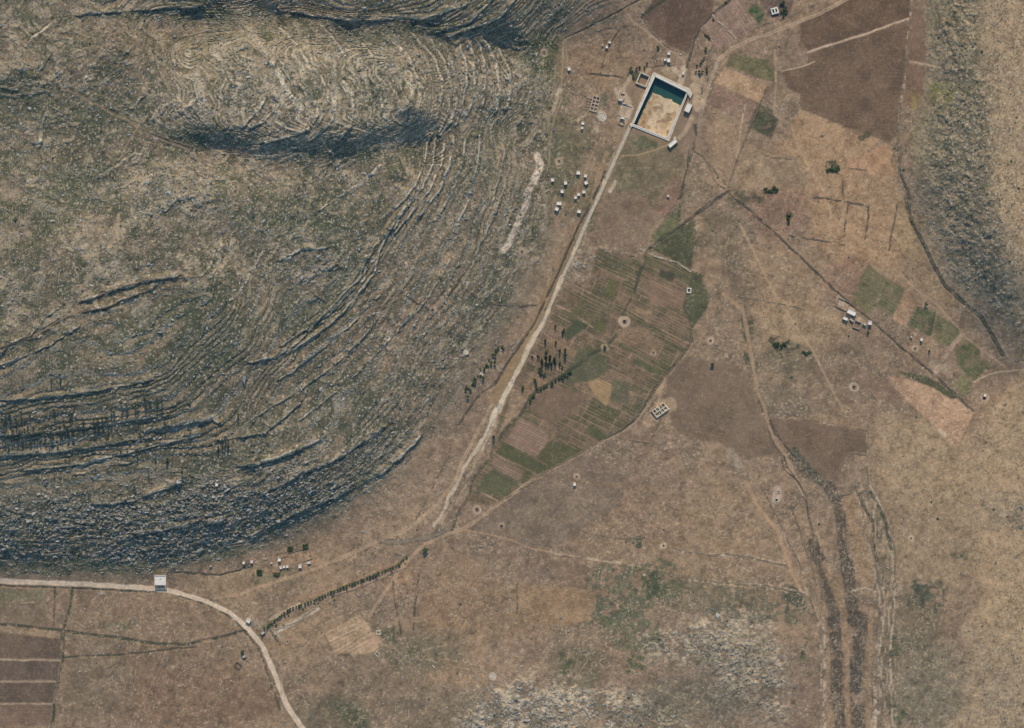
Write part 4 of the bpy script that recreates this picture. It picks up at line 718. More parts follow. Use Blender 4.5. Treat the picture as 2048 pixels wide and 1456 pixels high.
SW = [
 ("long pale stone field wall running down from the top edge along the two biggest ploughed fields", "1823,-60 1820,38 1813,126 1804,190 1796,264 1797,300", 1.0, 1.5, 'wallstone'),
 ("stone wall at the foot of the rocky eastern slope curving along the green ditch", "1800,346 1815,381 1823,440 1850,494 1867,532 1888,570 1929,608 1961,635 1985,673 2005,711", .9, 1.0, 'darkstone'),
 ("thin stone wall high on the rocky eastern slope", "1872,10 1880,30 1882,55 1892,62 1905,98 1918,122 1920,150 1921,178", 1.0, 1.3, 'wallstone'),
 ("long straight dark field wall running diagonally to the eastern farmstead", "1459,386 1474,400 1545,462 1612,526 1674,585 1703,611", .8, .8, 'darkstone'),
 ("long straight wall continuing diagonally from the eastern farmstead to the lower right", "1744,643 1800,693 1867,749 1946,822", .8, .8, 'darkstone'),
 ("field wall going up from the meeting of the walls past the dark green square plot", "1456,374 1470,330 1490,280 1500,253 1518,210 1535,170", 1.0, 1.0, 'wallstone'),
 ("pale stone wall along the top of the striped garden plots", "1281,498 1308,511 1354,525 1381,543", 1.0, 1.0, 'palestone'),
 ("reddish bank wall above the upper left garden plots", "1196,496 1240,503 1270,512", .7, 1.4, 'wallstone'),
 ("wall from the meeting of the walls down toward the dark meadow", "1452,386 1408,418 1362,452 1322,480", .9, .9, 'darkstone'),
 ("left edge wall of the stony canal bank beside the hill", "1210,342 1195,380 1163,440 1140,490 1110,560 1090,600 1070,645 1040,690 1010,735 990,770", 1.2, 1.0, 'darkstone'),
 ("lower right boundary wall of the striped garden plots", "1384,654 1382,684 1368,705 1345,735 1323,762 1298,794 1270,836 1236,862 1200,882", .8, .8, 'wallstone'),
 ("wall along the foot of the garden plots beside the dirt track", "1195,886 1160,905 1120,927 1082,948 1062,965 1030,984 1002,1002", .8, .9, 'wallstone'),
 ("wall along the lower left of the garden plots beside the stony gully", "988,885 978,920 960,940 943,960 935,1000 920,1022 908,1050", .9, .8, 'wallstone'),
 ("stone wall running along the west side of the stony gully", "906,880 890,925 868,968 848,1010 830,1042", 1.0, 1.0, 'wallstone'),
 ("broken stone line between the dirt track and the lower gully wall", "975,905 955,935 930,965 915,985 905,1020 892,1055", .7, 1.0, 'wallstone'),
 ("short wall leading down from the ruin beside the garden plots", "1322,835 1312,860 1298,884 1294,884 1250,878", .9, .9, 'wallstone'),
 ("wall around the top of the ploughed field between the stream tracks", "1600,837 1640,842 1690,852 1735,862", .7, .9, 'wallstone'),
 ("wall along the right side of the ploughed field between the stream tracks", "1736,866 1737,908 1735,940 1738,965", .8, 1.0, 'wallstone'),
 ("short wall across the corner of the dark ploughed field in the south east", "1697,912 1703,905 1737,911", .8, 1.0, 'wallstone'),
 ("short double wall crossing between the stony lines in the south east", "1683,990 1710,985 1742,981", .8, 1.0, 'wallstone'),
 ("curving stone line on the far right of the dark wet strips", "1740,985 1752,1000 1767,1022 1780,1060 1791,1108 1790,1150 1788,1180", 1.0, 1.2, 'wallstone'),
 ("stone line just left of the curving one beside the wet strips", "1712,976 1722,1000 1732,1020 1747,1050 1741,1082 1750,1115 1757,1160 1765,1190", 1.0, 1.2, 'wallstone'),
 ("broad tumbled stone line running down to the bottom edge in the south east", "1764,1180 1765,1225 1758,1270 1752,1310 1756,1380 1760,1456 1762,1500", .9, 1.8, 'wallstone'),
 ("stone line down the left side of the lowest wet strip", "1640,1250 1643,1300 1638,1350 1641,1400 1638,1456 1638,1500", .9, 1.6, 'wallstone'),
 ("long stone line beside the orange brown track in the south east", "1515,932 1524,976 1548,1020 1571,1073 1595,1117 1612,1167 1624,1205 1636,1245", .9, 1.0, 'wallstone'),
 ("stone line between the orange brown track and the dark wet strip", "1612,990 1616,1010 1618,1040 1627,1075 1630,1110 1640,1160 1645,1200", .9, .9, 'wallstone'),
 ("dotted stone line right of the pale clearing with two wells", "1582,1010 1590,1035 1600,1060 1608,1090 1620,1120 1630,1160", .8, .9, 'wallstone'),
 ("left edge wall of the stony track between the ploughed fields", "1518,800 1532,838 1536,860 1552,895 1568,912 1572,930 1590,955 1604,975", .7, .8, 'darkstone'),
 ("right edge wall of the stony track between the ploughed fields", "1538,842 1548,865 1562,885 1582,905 1600,922", .9, .9, 'darkstone'),
 ("low stone line crossing the plain above the green scrub patch", "1350,1098 1385,1105 1420,1110 1455,1108 1500,1114 1540,1124 1572,1130", .7, 1.3, 'wallstone'),
 ("second low stone line below it ending at the stony lines", "1395,1160 1440,1165 1500,1168 1560,1176 1605,1185", .7, 1.0, 'wallstone'),
 ("low stone line on the brown plain right of the lower threshing ring", "1125,1110 1150,1114 1185,1118", .6, 1.2, 'wallstone'),
 ("short stone line above the small well on the brown plain", "1155,1060 1200,1070 1250,1078 1290,1072", .6, 1.0, 'wallstone'),
 ("broken stone line at the bottom edge left of the pale rocks", "822,1330 818,1370 818,1410 822,1450", .8, 1.4, 'wallstone'),
 ("wall between the striped field and the road bend", "649,1268 656,1286 668,1306", .6, .7, 'wallstone'),
 ("wall along the right side of the tan striped field", "721,1226 735,1245 748,1264", .6, .7, 'wallstone'),
 ("dotted field wall in the eastern plain above two short cross walls", "1625,394 1660,398 1700,405 1738,412", .8, .9, 'darkstone'),
 ("left short cross wall under the dotted field wall", "1697,408 1692,440 1687,475", .8, .9, 'darkstone'),
 ("right short cross wall under the dotted field wall", "1738,414 1735,445 1730,480", .8, .9, 'darkstone'),
 ("short upright wall above the dotted field wall in the eastern plain", "1683,350 1686,375 1687,398", .8, .9, 'darkstone'),
 ("slanting broken wall between the cross walls and the rocky slope", "1795,410 1790,440 1783,470 1778,500", .7, .9, 'darkstone'),
 ("low wall from the diagonal wall to the middle of the eastern plain", "1578,470 1610,476 1655,483 1690,492", .7, .9, 'darkstone'),
 ("low wall at the top of the square tan field", "1530,312 1560,315 1588,318", .6, .9, 'wallstone'),
 ("low wall right of the green bush clump in the eastern plain", "1686,336 1715,338 1745,342 1770,350", .6, .9, 'wallstone'),
 ("low dotted wall crossing the thin straight track", "1478,592 1520,600 1560,608 1610,618", .6, .9, 'wallstone'),
 ("wall of the streambed below the road bend near the reservoir", "1425,90 1418,108 1412,140 1408,165 1400,200", .9, 1.1, 'wallstone'),
 ("pale wall above the dirt road at the top right", "1500,62 1540,44 1575,36 1600,22 1640,5", .6, 1.0, 'wallstone'),
 ("wall along the left of the narrow stream strip above the road", "1426,30 1404,50 1390,75 1383,105 1377,130", .8, .8, 'darkstone'),
 ("wall between ploughed field and hatched field at the top", "1424,30 1450,55 1475,80", .8, .9, 'palestone'),
 ("curved stone wall left of the road to the reservoir", "1285,34 1294,50 1308,68 1325,85 1345,100", .8, .9, 'wallstone'),
 ("low wall left of the reservoir toward the west", "1180,148 1205,150 1230,151 1248,158", .7, .7, 'darkstone'),
 ("enclosure wall behind the reservoir", "1304,134 1312,131 1350,131", .9, .7, 'wallstone'),
 ("double wall down the stream right of the canal, upper part", "1378,300 1374,318 1376,335 1370,350 1363,380 1360,395", .8, .8, 'darkstone'),
 ("twisting wall left of the meeting of the walls", "1390,302 1405,312 1418,330 1424,350 1434,368 1450,376", .7, .7, 'wallstone'),
 ("twisting wall closest to the meeting of the walls on its upper side", "1412,322 1425,335 1438,352 1452,370", .7, .7, 'wallstone'),
 ("wall ringing the leaf shaped brown plot", "1358,360 1361,385 1350,405 1338,425 1318,438", .6, .6, 'wallstone'),
 ("stone line between the road and the ploughed fields in the lower left corner", "127,1262 125,1300 118,1340 112,1380 104,1420 100,1456", .7, 1.2, 'wallstone'),
 ("low wall at the left edge above the hedge line", "0,1206 45,1207 92,1205", .6, .8, 'wallstone'),
 ("long terrace retaining wall on the left hillside", "165,622 200,618 245,602 275,588 310,575", 1.6, 1.0, 'wallstone'),
 ("upper terrace retaining wall above the flat terrace on the left hillside", "160,604 205,588 250,572 290,560 330,556 400,554", 1.4, 1.0, 'wallstone'),
 ("terrace retaining wall sloping down to the left edge", "0,694 40,682 75,672 105,650 150,625", 1.4, 1.0, 'wallstone'),
 ("thick pale stone wall on the upper plateau left of the tall terraces", "460,600 478,585 492,565 500,545 515,520 528,500", 1.4, 1.6, 'palestone'),
 ("straight wall down the slope in the middle of the hillside", "628,588 655,604 683,620", .9, .9, 'wallstone'),
 ("straight wall crossing the slope toward the small clearing", "818,596 840,608 862,620", .9, .9, 'darkstone'),
 ("wall crossing the slope at the left of the lower canal", "926,575 950,592 985,608 1040,612 1075,610", .9, .9, 'darkstone'),
 ("wall at the foot of the shaded hill behind the small houses", "345,1143 380,1147 430,1150 470,1142 505,1130", .9, .7, 'darkstone'),
 ("low wall along the dirt track below the left hill", "250,262 290,275 330,288", .9, 1.0, 'wallstone'),
 ("stone bank of the path in the saddle between the hills", "278,255 300,263 330,275 350,282 400,300", .9, 1.1, 'wallstone'),
]
for lb, pts, h, wd, m in SW: stonewall(lb, pts, h, wd, m)
# canal: an open masonry channel, two kerbs and a stone floor strip
can = empty('canal', 1144, 513, 0, 'long straight pale stone water channel running from the reservoir down the valley', 'canal')
def kerb(name, pts, off, h, wd, m, stepm, gap):
    x, y, a = walk(pts, stepm); p = place(x, y); p[:, 0] += -np.sin(a)*off; p[:, 1] += np.cos(a)*off
    ok = n2(x/16, y/16, 55) > gap+.38*np.clip((y-430)/250, 0, 1); p = p[ok]; a = a[ok]; n = len(p)
    p[:, 2] += h*.3; t = np.flatnonzero(ok); cuts = [0]+list(np.flatnonzero(np.diff(t) > 1)+1)+[n]
    for c0, c1 in zip(cuts[:-1], cuts[1:]):
        if c1-c0 < 3: continue
        k = c1-c0; v, f = boxes(p[c0:c1], np.stack([np.full(k, stepm*1.05), R_.uniform(.85, 1.15, k)*wd, np.full(k, h)*R_.uniform(.85, 1.15, k)], -1), a[c0:c1], .12, .95, 3)
        o = np.array(can.location); mesh_obj(name, v-o, f, M[m], can)
kerb('kerb', CANAL, -2.1, 1.2, .8, 'wallstone', 1.3, 0.25)
kerb('kerb', CANAL, 1.1, 1.3, .9, 'palestone', 1.3, .12)
kerb('channel_floor', CANAL, -.7, .5, 1.5, 'concrete', 1.8, .3)

# ------------------------------------------------------------------ buildings
def part(name, parent, blist, m, jit=0):
    """blist: (cx, cy, cz, sx, sy, sz) in metres in the parent's frame"""
    b = np.array([tuple(q)+(0,)*(7-len(q)) for q in blist], np.float32); v, f = boxes(b[:, :3], b[:, 3:6], b[:, 6], jit)
    return mesh_obj(name, v, f, M[m], parent)
def building(name, label, cat, px, py, w_, d_, h, rot=0, wm='plaster', rm='roofm', group=None, door=True, win=1, extra=True):
    # w_ and d_ in photo px
    W = w_*S; Dp = d_*S; t = .25
    e = empty(name, px, py, rot, label, cat, group)
    b0 = -1.2; hh = h+.35
    part('wall', e, [(0, Dp/2-t/2, (hh+b0)/2, W, t, hh-b0), (0, -Dp/2+t/2, (hh+b0)/2, W, t, hh-b0), (W/2-t/2, 0, (hh+b0)/2, t, Dp-2*t, hh-b0-.004), (-W/2+t/2, 0, (hh+b0)/2, t, Dp-2*t, hh-b0-.004)], wm)
    r = part('roof', e, [(0, 0, h-.1, W-2*t-.006, Dp-2*t-.006, .2)], rm)
    if door:
        dd = part('door', e, [(-W*.15, -Dp/2-.03, .95, .9, .1, 1.9)], 'blue' if (int(px) % 2) else 'dark')
    for k in range(win):
        ww = part('window', e, [(W*(.22+.18*k), -Dp/2-.02, h*.62, .7, .08, .7)], 'dark')
        part('sill', ww, [(W*(.22+.18*k), -Dp/2-.07, h*.62-.4, .9, .16, .08)], wm)
    if extra and w_ > 5:
        for q in (1, -1): part('parapet_coping', e, [(0, q*(Dp/2-t/2), hh+.03, W+.08, t+.1, .06)], wm)
    return e
G1 = 'small flat roofed huts left of the canal'; G2 = 'small huts at the foot of the shaded hill'
HUTS = [ # px py w d h rot label group
 (1156.5,346,7,7,3.4,-6,'small white flat roofed hut, uppermost of the cluster left of the canal',G1),(1171,352,6,6,3.2,-12,'small white hut just right of the uppermost hut in the canal cluster',G1),
 (1105,360,6,6.5,3.2,8,'small white hut, leftmost of the cluster left of the canal',G1),(1131,366,6,7,3.4,8,'small white hut right of the leftmost hut in the canal cluster',G1),
 (1172,366,6.5,6.5,3.2,25,'small hut tilted against the others, on the right rim of the canal cluster',G1),(1124,383,6,6.5,3.2,12,'small white hut between the leftmost huts and the biggest one of the canal cluster',G1),
 (1167.5,384,6,6,3,5,'small hut with a dark shed below it in the canal cluster',G1),(1157,389,5.5,5.5,3,10,'right one of two small huts set close together in the canal cluster',G1),
 (1151,395,5.5,6,3,10,'left one of two small huts set close together in the canal cluster',G1),(1118,407,10,7.5,3.6,-4,'widest pale hut of the cluster left of the canal',G1),
 (1113.5,418,7,7,3.2,-25,'small white hut just below the widest hut',G1),(1158,423,7,6.5,3.2,-6,'small white hut, lowest of the cluster beside the canal bank',G1),
 (1335.5,392,4,4,2.4,10,'tiny white hut inside the leaf shaped brown plot',None),(1138,138,6,7,3.2,10,'lone small white hut on the slope left of the reservoir',None),
 (1219,85,4.5,4.5,2.8,0,'tiny hut, right one of three on the slope above the reservoir',None),(1213.5,94.5,4.5,5,2.8,0,'tiny white hut below its neighbour above the reservoir',None),(1205,91,2.6,2.6,2,0,'tiniest white hut left of its neighbours above the reservoir',None),
 (1337.5,107,5.5,6.5,3.2,0,'small white hut, uppermost of the three behind the reservoir',None),(1330,119.5,5.5,6,3,10,'small pale hut, left one of the pair behind the reservoir',None),(1337,121,6,8,3.2,0,'white boxy hut, right one of the pair behind the reservoir',None),
 (1165.5,247,5.5,5.5,3,0,'small white hut, upper one of two left of the oval mound',None),(1164.5,256,4.5,5,3,0,'small white hut, lower one of two left of the oval mound',None),
 (1366.5,146,4,8,2.6,-14,'narrow white shed in the yard behind the reservoir',None),
 (1448+992/3.41,400+838/3.41,7,8,4,-8,'white box shaped hut with a dark shadow at the right end of the eastern farmstead',None),
 (1842,679,4.5,6,3.6,0,'small white hut between two green plots in the east',None),(1822,673.5,3.4,4,2.6,0,'tiny pale hut near the dark green crop plot in the east',None),
 (504,1123,5,5.5,3.2,-5,'small white hut, second from the left at the foot of the shaded hill',G2),(488,1125,5,6,3,-8,'small yellowish hut, leftmost at the foot of the shaded hill',G2),
 (559,1119,6,6.5,3.4,0,'white boxy hut above the trio of tiny huts near the dirt track',G2),(562,1135,4.5,5,3,20,'left one of the trio of tiny huts near the dirt track',G2),(568.5,1133,4.5,5,3,15,'middle one of the trio of tiny huts near the dirt track',G2),(575,1132.5,4.5,5,3,0,'right one of the trio of tiny huts near the dirt track',G2),
 (600.5,1132,6,7,3.2,0,'white hut with a dark lean-to at the bottom of the small walled garden',G2),(618,1125,7,4,2.6,12,'long narrow white shed in the lower right of the small walled garden',G2),(422,1132,3.6,3,2.2,0,'tiny pale shelter left of the yellowish hut',None),(543,1126,3,3,1.8,20,'tiny whitish shelter between the huts near the track',None),
 (434,969,5,6,3,-5,'lone small white hut high on the shaded hillside',None),(434.5,961,4,2.6,1.6,10,'tiny white shelter just above the lone hillside hut',None),
 (1969,790,5.5,7,3.2,-15,'small hut with a dark shadow on the pale apron near the right edge',None),(1149,968,5,6.5,3,0,'small hut with a dark front on the plain below the garden plots',None),
 (497,1241,9,7,3.4,-30,'white roadside shed at the road bend near the end of the tree avenue',None),
]
for px, py, w_, d_, h, rt, lb, g in HUTS:
    wm = 'plaster2' if ('yellowish' in lb or 'pale' in lb) else 'plaster'
    building('hut', lb, 'hut', px, py, w_, d_, h, rt, wm, 'roofm', g, True, 1)
ZC = lambda X, Y: (1000+X/4.09, Y/4.09)
# the roadside house: roofed front, open court with shade
e = empty('house', 322, 1166, 0, 'large flat roofed pale house with an open court standing right at the road', 'house')
part('wall', e, [(0, 8.0, 2.3, 11.5, .4, 7), (-5.55, 1.2, 2.3, .4, 13.2, 7), (5.55, 1.2, 2.3, .4, 13.2, 7), (0, -1.6, 2.1, 10.7, .35, 6.6), (0, -5.6, .6, 11.3, .35, 3.6)], 'palestone')
part('roof', e, [(0, 3.15, 5.05, 10.69, 9.1, .3)], 'roofm')
part('roof_hatch', e, [(.2, 4.4, 5.35, 1.3, 1.0, .4)], 'plaster2')
part('balcony', e, [(-3.7, -2.9, 3.4, 2.6, 2.2, .25), (3.9, -2.9, 3.4, 2.2, 2.2, .25)], 'concrete')
part('stair', e, [(0, -2.4-.45*k, 4.2-.5*k, 1.6, .45, .3) for k in range(8)], 'concrete')
part('courtyard_floor', e, [(0, -3.6, .35, 10.6, 3.6, .2)], 'concrete')
part('door', e, [(1.8, -1.82, 1.6, 1.1, .1, 2.1)], 'dark')
for k in (-2.6, 3.6):
    wn = part('window', e, [(k, -1.81, 2.0, 1.2, .08, 1.1)], 'dark'); part('sill', wn, [(k, -1.9, 1.4, 1.4, .22, .08)], 'concrete')
part('parapet', e, [(0, 8.0, 5.95, 11.6, .45, .3), (-5.55, 3.1, 5.95, .45, 9.3, .3), (5.55, 3.1, 5.95, .45, 9.3, .3)], 'plaster')
# reservoir outbuildings
building('pump_house', 'pale flat roofed building against the right outer wall of the reservoir', 'building', 1376, 216, 11, 18, 4.6, -24, 'palestone', 'roofm', None, True, 2)
e = building('guard_house', 'small pale building at the lower right corner of the reservoir', 'building', 1345, 287, 20, 8, 3.6, 40, 'palestone', 'roofm', None, True, 2)
part('annex', e, [(4.4, 2.2, 1.3, 3, 2.2, 3.6), (5.6, 3.2, .9, 1.6, 1.6, 2.8)], 'palestone')
def ruin(name, label, cat, px, py, rot, W, Dp, nx, ny, h, t=.7, m='palestone', skip=(), z=None, jit=.12):
    e = empty(name, px, py, rot, label, cat)
    for i in range(nx+1):
        x = -W/2+W*i/nx
        seg = [(x, -Dp/2+Dp*(j+.5)/ny, h/2-.4, t, Dp/ny-t, h*(.75+.4*((i*7+j*3) % 4)/4)+.8) for j in range(ny) if ('v', i, j) not in skip]
        if seg: part('wall', e, seg, m, jit)
    for j in range(ny+1):
        y = -Dp/2+Dp*j/ny
        seg = [(-W/2+W*(i+.5)/nx, y, h/2-.4, W/nx+t*(1 if i in (0, nx-1) else .6), t*1.02, h*(.75+.4*((i*5+j*3) % 4)/4)+.82) for i in range(nx) if ('h', i, j) not in skip]
        if seg: part('wall', e, seg, m, jit)
    return e
ruin('enclosure', 'square roofless stone enclosure attached to the upper left corner of the reservoir', 'enclosure', 1286, 160, -22, 10, 11, 1, 1, 3.4, 1.1, 'palestone')
ruin('excavated_ruin', 'excavated ruin of small square stone cells left of the reservoir', 'ruin', 1190, 208, -14, 7, 15, 2, 4, 1.6, .8, 'plaster2')
ruin('stone_foundation', 'low stepped stone foundations on the left flank of the excavated cells', 'ruin', 1177, 208, -14, 7, 11, 2, 4, .7, .6, 'wallstone')
e = ruin('ruined_house', 'ruined stone house with dark roofless rooms beside the garden plots', 'ruin', 1320, 820, 36, 14, 8, 4, 2, 2.8, .9, 'palestone', (('v', 1, 0), ('h', 2, 2)))
part('rubble', e, [(R_.uniform(-9, 8), R_.uniform(-5, 6), .3, R_.uniform(.6, 1.8), R_.uniform(.6, 1.5), R_.uniform(.5, 1.2), R_.uniform(0, 3)) for k in range(60)], 'palestone', .3)
ruin('walled_court', 'small pale walled court open to the sky at the eastern farmstead', 'courtyard', 1714, 650, -20, 7, 7, 1, 1, 2.2, .5, 'plaster2')
building('barn', 'largest pale flat roofed building of the eastern farmstead', 'building', 1702, 625, 18, 9, 4.4, -24, 'plaster2', 'roofm', None, True, 3)
building('storehouse', 'small pale building at the lower left of the eastern farmstead', 'building', 1690, 637, 10, 6.5, 3.2, -22, 'plaster2', 'roofm', None, True, 1)
ruin('walled_court', 'big pale walled threshing yard at the upper left of the eastern farmstead', 'courtyard', 1685, 609, -24, 12, 9, 1, 1, 1.2, .5, 'wallstone')
building('shed', 'long narrow pink walled shed between the court and the barn of the eastern farmstead', 'shed', 1703, 640, 9, 3.5, 2.6, -40, 'plaster2', 'roof2', None, True, 0)
building('shed', 'low tan shed beside the track at the right of the eastern farmstead', 'shed', 1729, 648, 6, 5, 2.6, -40, 'plaster2', 'roof2', None, True, 0)
e = building('stone_house', 'L shaped ruined stone house left of the reservoir with a dark inner shadow', 'ruin', 1241, 199, 9, 7, 3.4, -12, 'palestone', 'roof2', None, True, 0)
part('side_wall', e, [(-2.6, 4.5, 1.2, .7, 8, 3), (3.2, 2.4, 1.0, .6, 4, 2.6), (4.6, -3.4, .9, 5, .6, 2.4), (1, 6.4, .8, 4, .5, 2)], 'palestone', .1)
ruin('paved_yard', 'pale paved yard with broken walls near the left wall of the reservoir', 'courtyard', 1251, 222, -20, 10, 12, 1, 2, .9, .6, 'palestone', (('v', 1, 0), ('h', 0, 1)))
building('shed', 'small pale shed with a dark side below the paved yard left of the reservoir', 'shed', 1245, 236, 8, 5, 2.8, -12, 'palestone', 'roofm', None, True, 0)
ruin('stone_pen', 'small dark stone pen at the bottom of the yards left of the reservoir', 'pen', 1243, 246, -25, 5, 4, 1, 1, 1.3, .6, 'wallstone')
ruin('well_house', 'white square well surround with a dark opening on the edge of the dark meadow', 'well', 1378, 581, -5, 3.4, 4.4, 1, 1, 1.6, .9, 'plaster', (), None, 0)
ruin('white_courtyard_house', 'small white house around an open court above the dirt road at the top right', 'house', 1549, 22, 15, 6, 5, 2, 1, 3, 1.3, 'plaster', (), None, .05)
ruin('walled_garden', 'small walled garden with brown beds at the foot of the shaded hill', 'garden', 600, 1112, 17, 22, 12, 3, 1, 1.1, .45, 'wallstone')
ruin('terrace_plot', 'pale gridded walled plot beside the small walled garden', 'garden', 563, 1106, 15, 12, 9, 3, 2, .8, .4, 'wallstone')
ruin('stone_pen', 'small square pen with a dark inside below the lone tree near the road bend', 'pen', 476, 1331, -35, 6, 5, 1, 1, 1.4, .5, 'darkstone')
ruin('stone_pen', 'pale stone pen at the lower right corner of the tan striped field', 'pen', 755, 1308, -40, 4, 3, 1, 1, 1.0, .6, 'palestone')
ruin('stone_pen', 'pinkish white stone pen right of the tan striped field', 'pen', 757, 1265, 0, 3.4, 3.4, 1, 1, 1.2, .9, 'palestone')
building('shed', 'small broken roofed shed with rubble beside the lone tree near the road bend', 'shed', 488, 1312, 7, 5, 2.4, 20, 'plaster2', 'roof2', None, True, 0)
building('shed', 'dark roofed pump shed at the lower end of the tree avenue', 'shed', 526, 1265, 8, 6, 2.4, 35, 'darkstone', 'roof2', None, True, 0)
for px, py, w_, d_, rt, lb in [(932,705,9,7,10,'pale diamond shaped concrete slab on the hillside left of the canal'), (963,749,6,6,30,'small star shaped pale slab beside the dark tree row left of the canal'), (1004,698,6,5,50,'pale triangular slab above the dark tree row left of the canal')]:
    e = empty('concrete_slab', px, py, rt, lb, 'slab')
    W, Dp = w_*S, d_*S
    part('slab', e, [(0, 0, .1, W, Dp, .9), (W*.12, 0, .12, W*.5, Dp*1.3, .9), (-W*.1, 0, .08, W*1.35, Dp*.4, .9)], 'concrete', .15)
    part('edge_stones', e, [(cos(q)*W*.62, sin(q)*Dp*.62, .3, .5, .5, .5, q) for q in np.arange(0, 6.2, .5)], 'palestone', .3)

# ------------------------------------------------------------------ wells and threshing floors
RL = ['well ringed by a pale clearing on the right of the stream in the garden plots', None, 'small well with a pale apron in the right half of the garden plots', 'well with a small pale clearing right of the dark meadow tip', 'double ringed threshing floor just below the lower tip of the gardens', 'pale threshing ring on the plain, lower right of the double ring',
 'well in a pale clearing on the open hillside left of the gardens', 'well below the long pale rock outcrop', 'well in a pale ring inside the green patch near the upper hill', 'small well on the slope between pale outcrop and canal cluster', 'dark centred well on the plain below the eastern farmstead', 'small well in the brown plain above the green scrub', 'stone ring at the foot of the pale patch in the middle of the hillside', 'faint stone ring in the south east plain', 'round hut ring with a pale apron near the east plots', 'stone ring around the hut apron near the right edge', 'low oval stone ring above the small hut below the gardens']
for (x, y, r), lb in zip(RINGS, RL):
    if lb is None: lb = 'round basin with a bushy tree in it where the stream bends in the garden plots'
    e = empty('well', x, y, 0, lb, 'well')
    rr = r*S*(.33 if r < 8 else .38); n = 16; a = np.arange(n)*2*pi/n
    part('kerb', e, [(cos(q)*rr, sin(q)*rr, .25, .55, rr*.42, .8+.2*(k % 3), q) for k, q in enumerate(a)], 'wallstone', .2)
    if r >= 8.4:
        q2 = np.arange(34)*2*pi/34; part('outer_kerb', e, [(cos(q)*r*S*.9, sin(q)*r*S*.9, .1, .5, r*S*.18, .5, q) for q in q2], 'palestone', .25)
    v = [(cos(q)*rr*.85, sin(q)*rr*.85, .22) for q in a]
    mesh_obj('shaft', v, [list(range(n))], M['dark'], e)
for x, y, r, lb in [(1558,983,1.2,'small dark well, upper one of two on the pale clearing in the south east'), (1553,1000,1.7,'ringed dark well, lower one of two on the pale clearing in the south east'), (1204,234,4.2,'ringed stone winch well on the pale oval mound left of the reservoir'), (985,1353,3.4,'round heap of pinkish stones at the edge of the bottom rocks')]:
    e = empty('well', x, y, 0, lb, 'well'); n = 18; a = np.arange(n)*2*pi/n
    part('kerb', e, [(cos(q)*r, sin(q)*r, .3, .6, r*.4, .9, q) for q in a], 'palestone', .2)
    mesh_obj('shaft', [(cos(q)*r*.85, sin(q)*r*.85, .25) for q in a], [list(range(n))], M['dark'] if r < 3 else M['concrete'], e)
    if r > 4: part('winch', e, [(0, 0, .8, .4, 4.6, .4, .4), (-.8, 1.8, .7, .4, .4, 1.4), (.9, -1.8, .7, .4, .4, 1.4)], 'plaster')

# ------------------------------------------------------------------ trees
def leaves(n, fn, sz, seed):
    r = np.random.default_rng(seed); c, nr = fn(r, n); k = len(c)
    a = r.normal(size=(k, 3)); a /= np.linalg.norm(a, axis=1)[:, None]; b = np.cross(a, nr+r.normal(0, .6, (k, 3))); b /= np.linalg.norm(b, axis=1)[:, None]+1e-6
    s = (sz*r.uniform(.6, 1.4, k))[:, None]
    v = np.stack([c+a*s, c+b*s*.8, c-a*s*.9, c-b*s*.8], 1).reshape(-1, 3)
    return v, np.arange(k*4).reshape(k, 4)
def clumpy(cl, fill=1.0):
    cl = np.array(cl, np.float32)
    def f(r, n):
        w_ = cl[:, 3]*cl[:, 4]; idx = r.choice(len(cl), n, p=w_/w_.sum())
        d = r.normal(size=(n, 3)); d /= np.linalg.norm(d, axis=1)[:, None]; q = r.random(n)**.45
        c = cl[idx, :3]+d*(q[:, None])*np.stack([cl[idx, 3], cl[idx, 3], cl[idx, 4]], -1)
        return c, d
    return f
def trunk_mesh(h, r0, limbs, seed):
    r = np.random.default_rng(seed); V_ = []; F_ = []
    def tube(p0, p1, a, b):
        p0 = np.array(p0, float); p1 = np.array(p1, float); d = p1-p0; d /= np.linalg.norm(d); u = np.cross(d, [0.3, .9, .1]); u /= np.linalg.norm(u); w_ = np.cross(d, u); o = len(V_)
        for p, q in ((p0, a), (p1, b)):
            for k in range(6): V_.append(tuple(p+(u*cos(k*pi/3)+w_*sin(k*pi/3))*q))
        for k in range(6): F_.append([o+k, o+(k+1) % 6, o+6+(k+1) % 6, o+6+k])
    tube((0, 0, -.5), (0, 0, h*.55), r0, r0*.6); tube((0, 0, h*.55), (r.normal(0, .1), r.normal(0, .1), h*.85), r0*.6, r0*.2)
    for k in range(limbs):
        q = k*2.4; z = h*(.25+.35*k/limbs); tube((0, 0, z), (cos(q)*h*.22, sin(q)*h*.22, z+h*.2), r0*.4, r0*.12)
    return V_, F_
PROT = {}
def proto(key, h, cl, nl, sz, lm, seed, limbs=5, r0=.22):
    v, f = trunk_mesh(h, r0, limbs, seed)
    tm = bpy.data.meshes.new('trunk'); tm.from_pydata(v, [], f); tm.materials.append(M['bark'])
    v, f = leaves(nl, clumpy(cl), sz, seed); cm = bpy.data.meshes.new('crown'); cm.from_pydata(v.tolist(), [], f.tolist()); cm.materials.append(M[lm])
    PROT[key] = (tm, cm)
def mkcl(r, n, rad, zc, zr_, cr, cz):
    o = [(0, 0, zc, cr*1.1, cz*1.2)]
    for k in range(n):
        q = r.uniform(0, 6.28); z = r.uniform(-1, 1); rr = rad*math.sqrt(1-z*z*.8)*r.uniform(.5, 1); o.append((cos(q)*rr, sin(q)*rr, zc+z*zr_, cr*r.uniform(.6, 1.1), cz*r.uniform(.6, 1.1)))
    return o
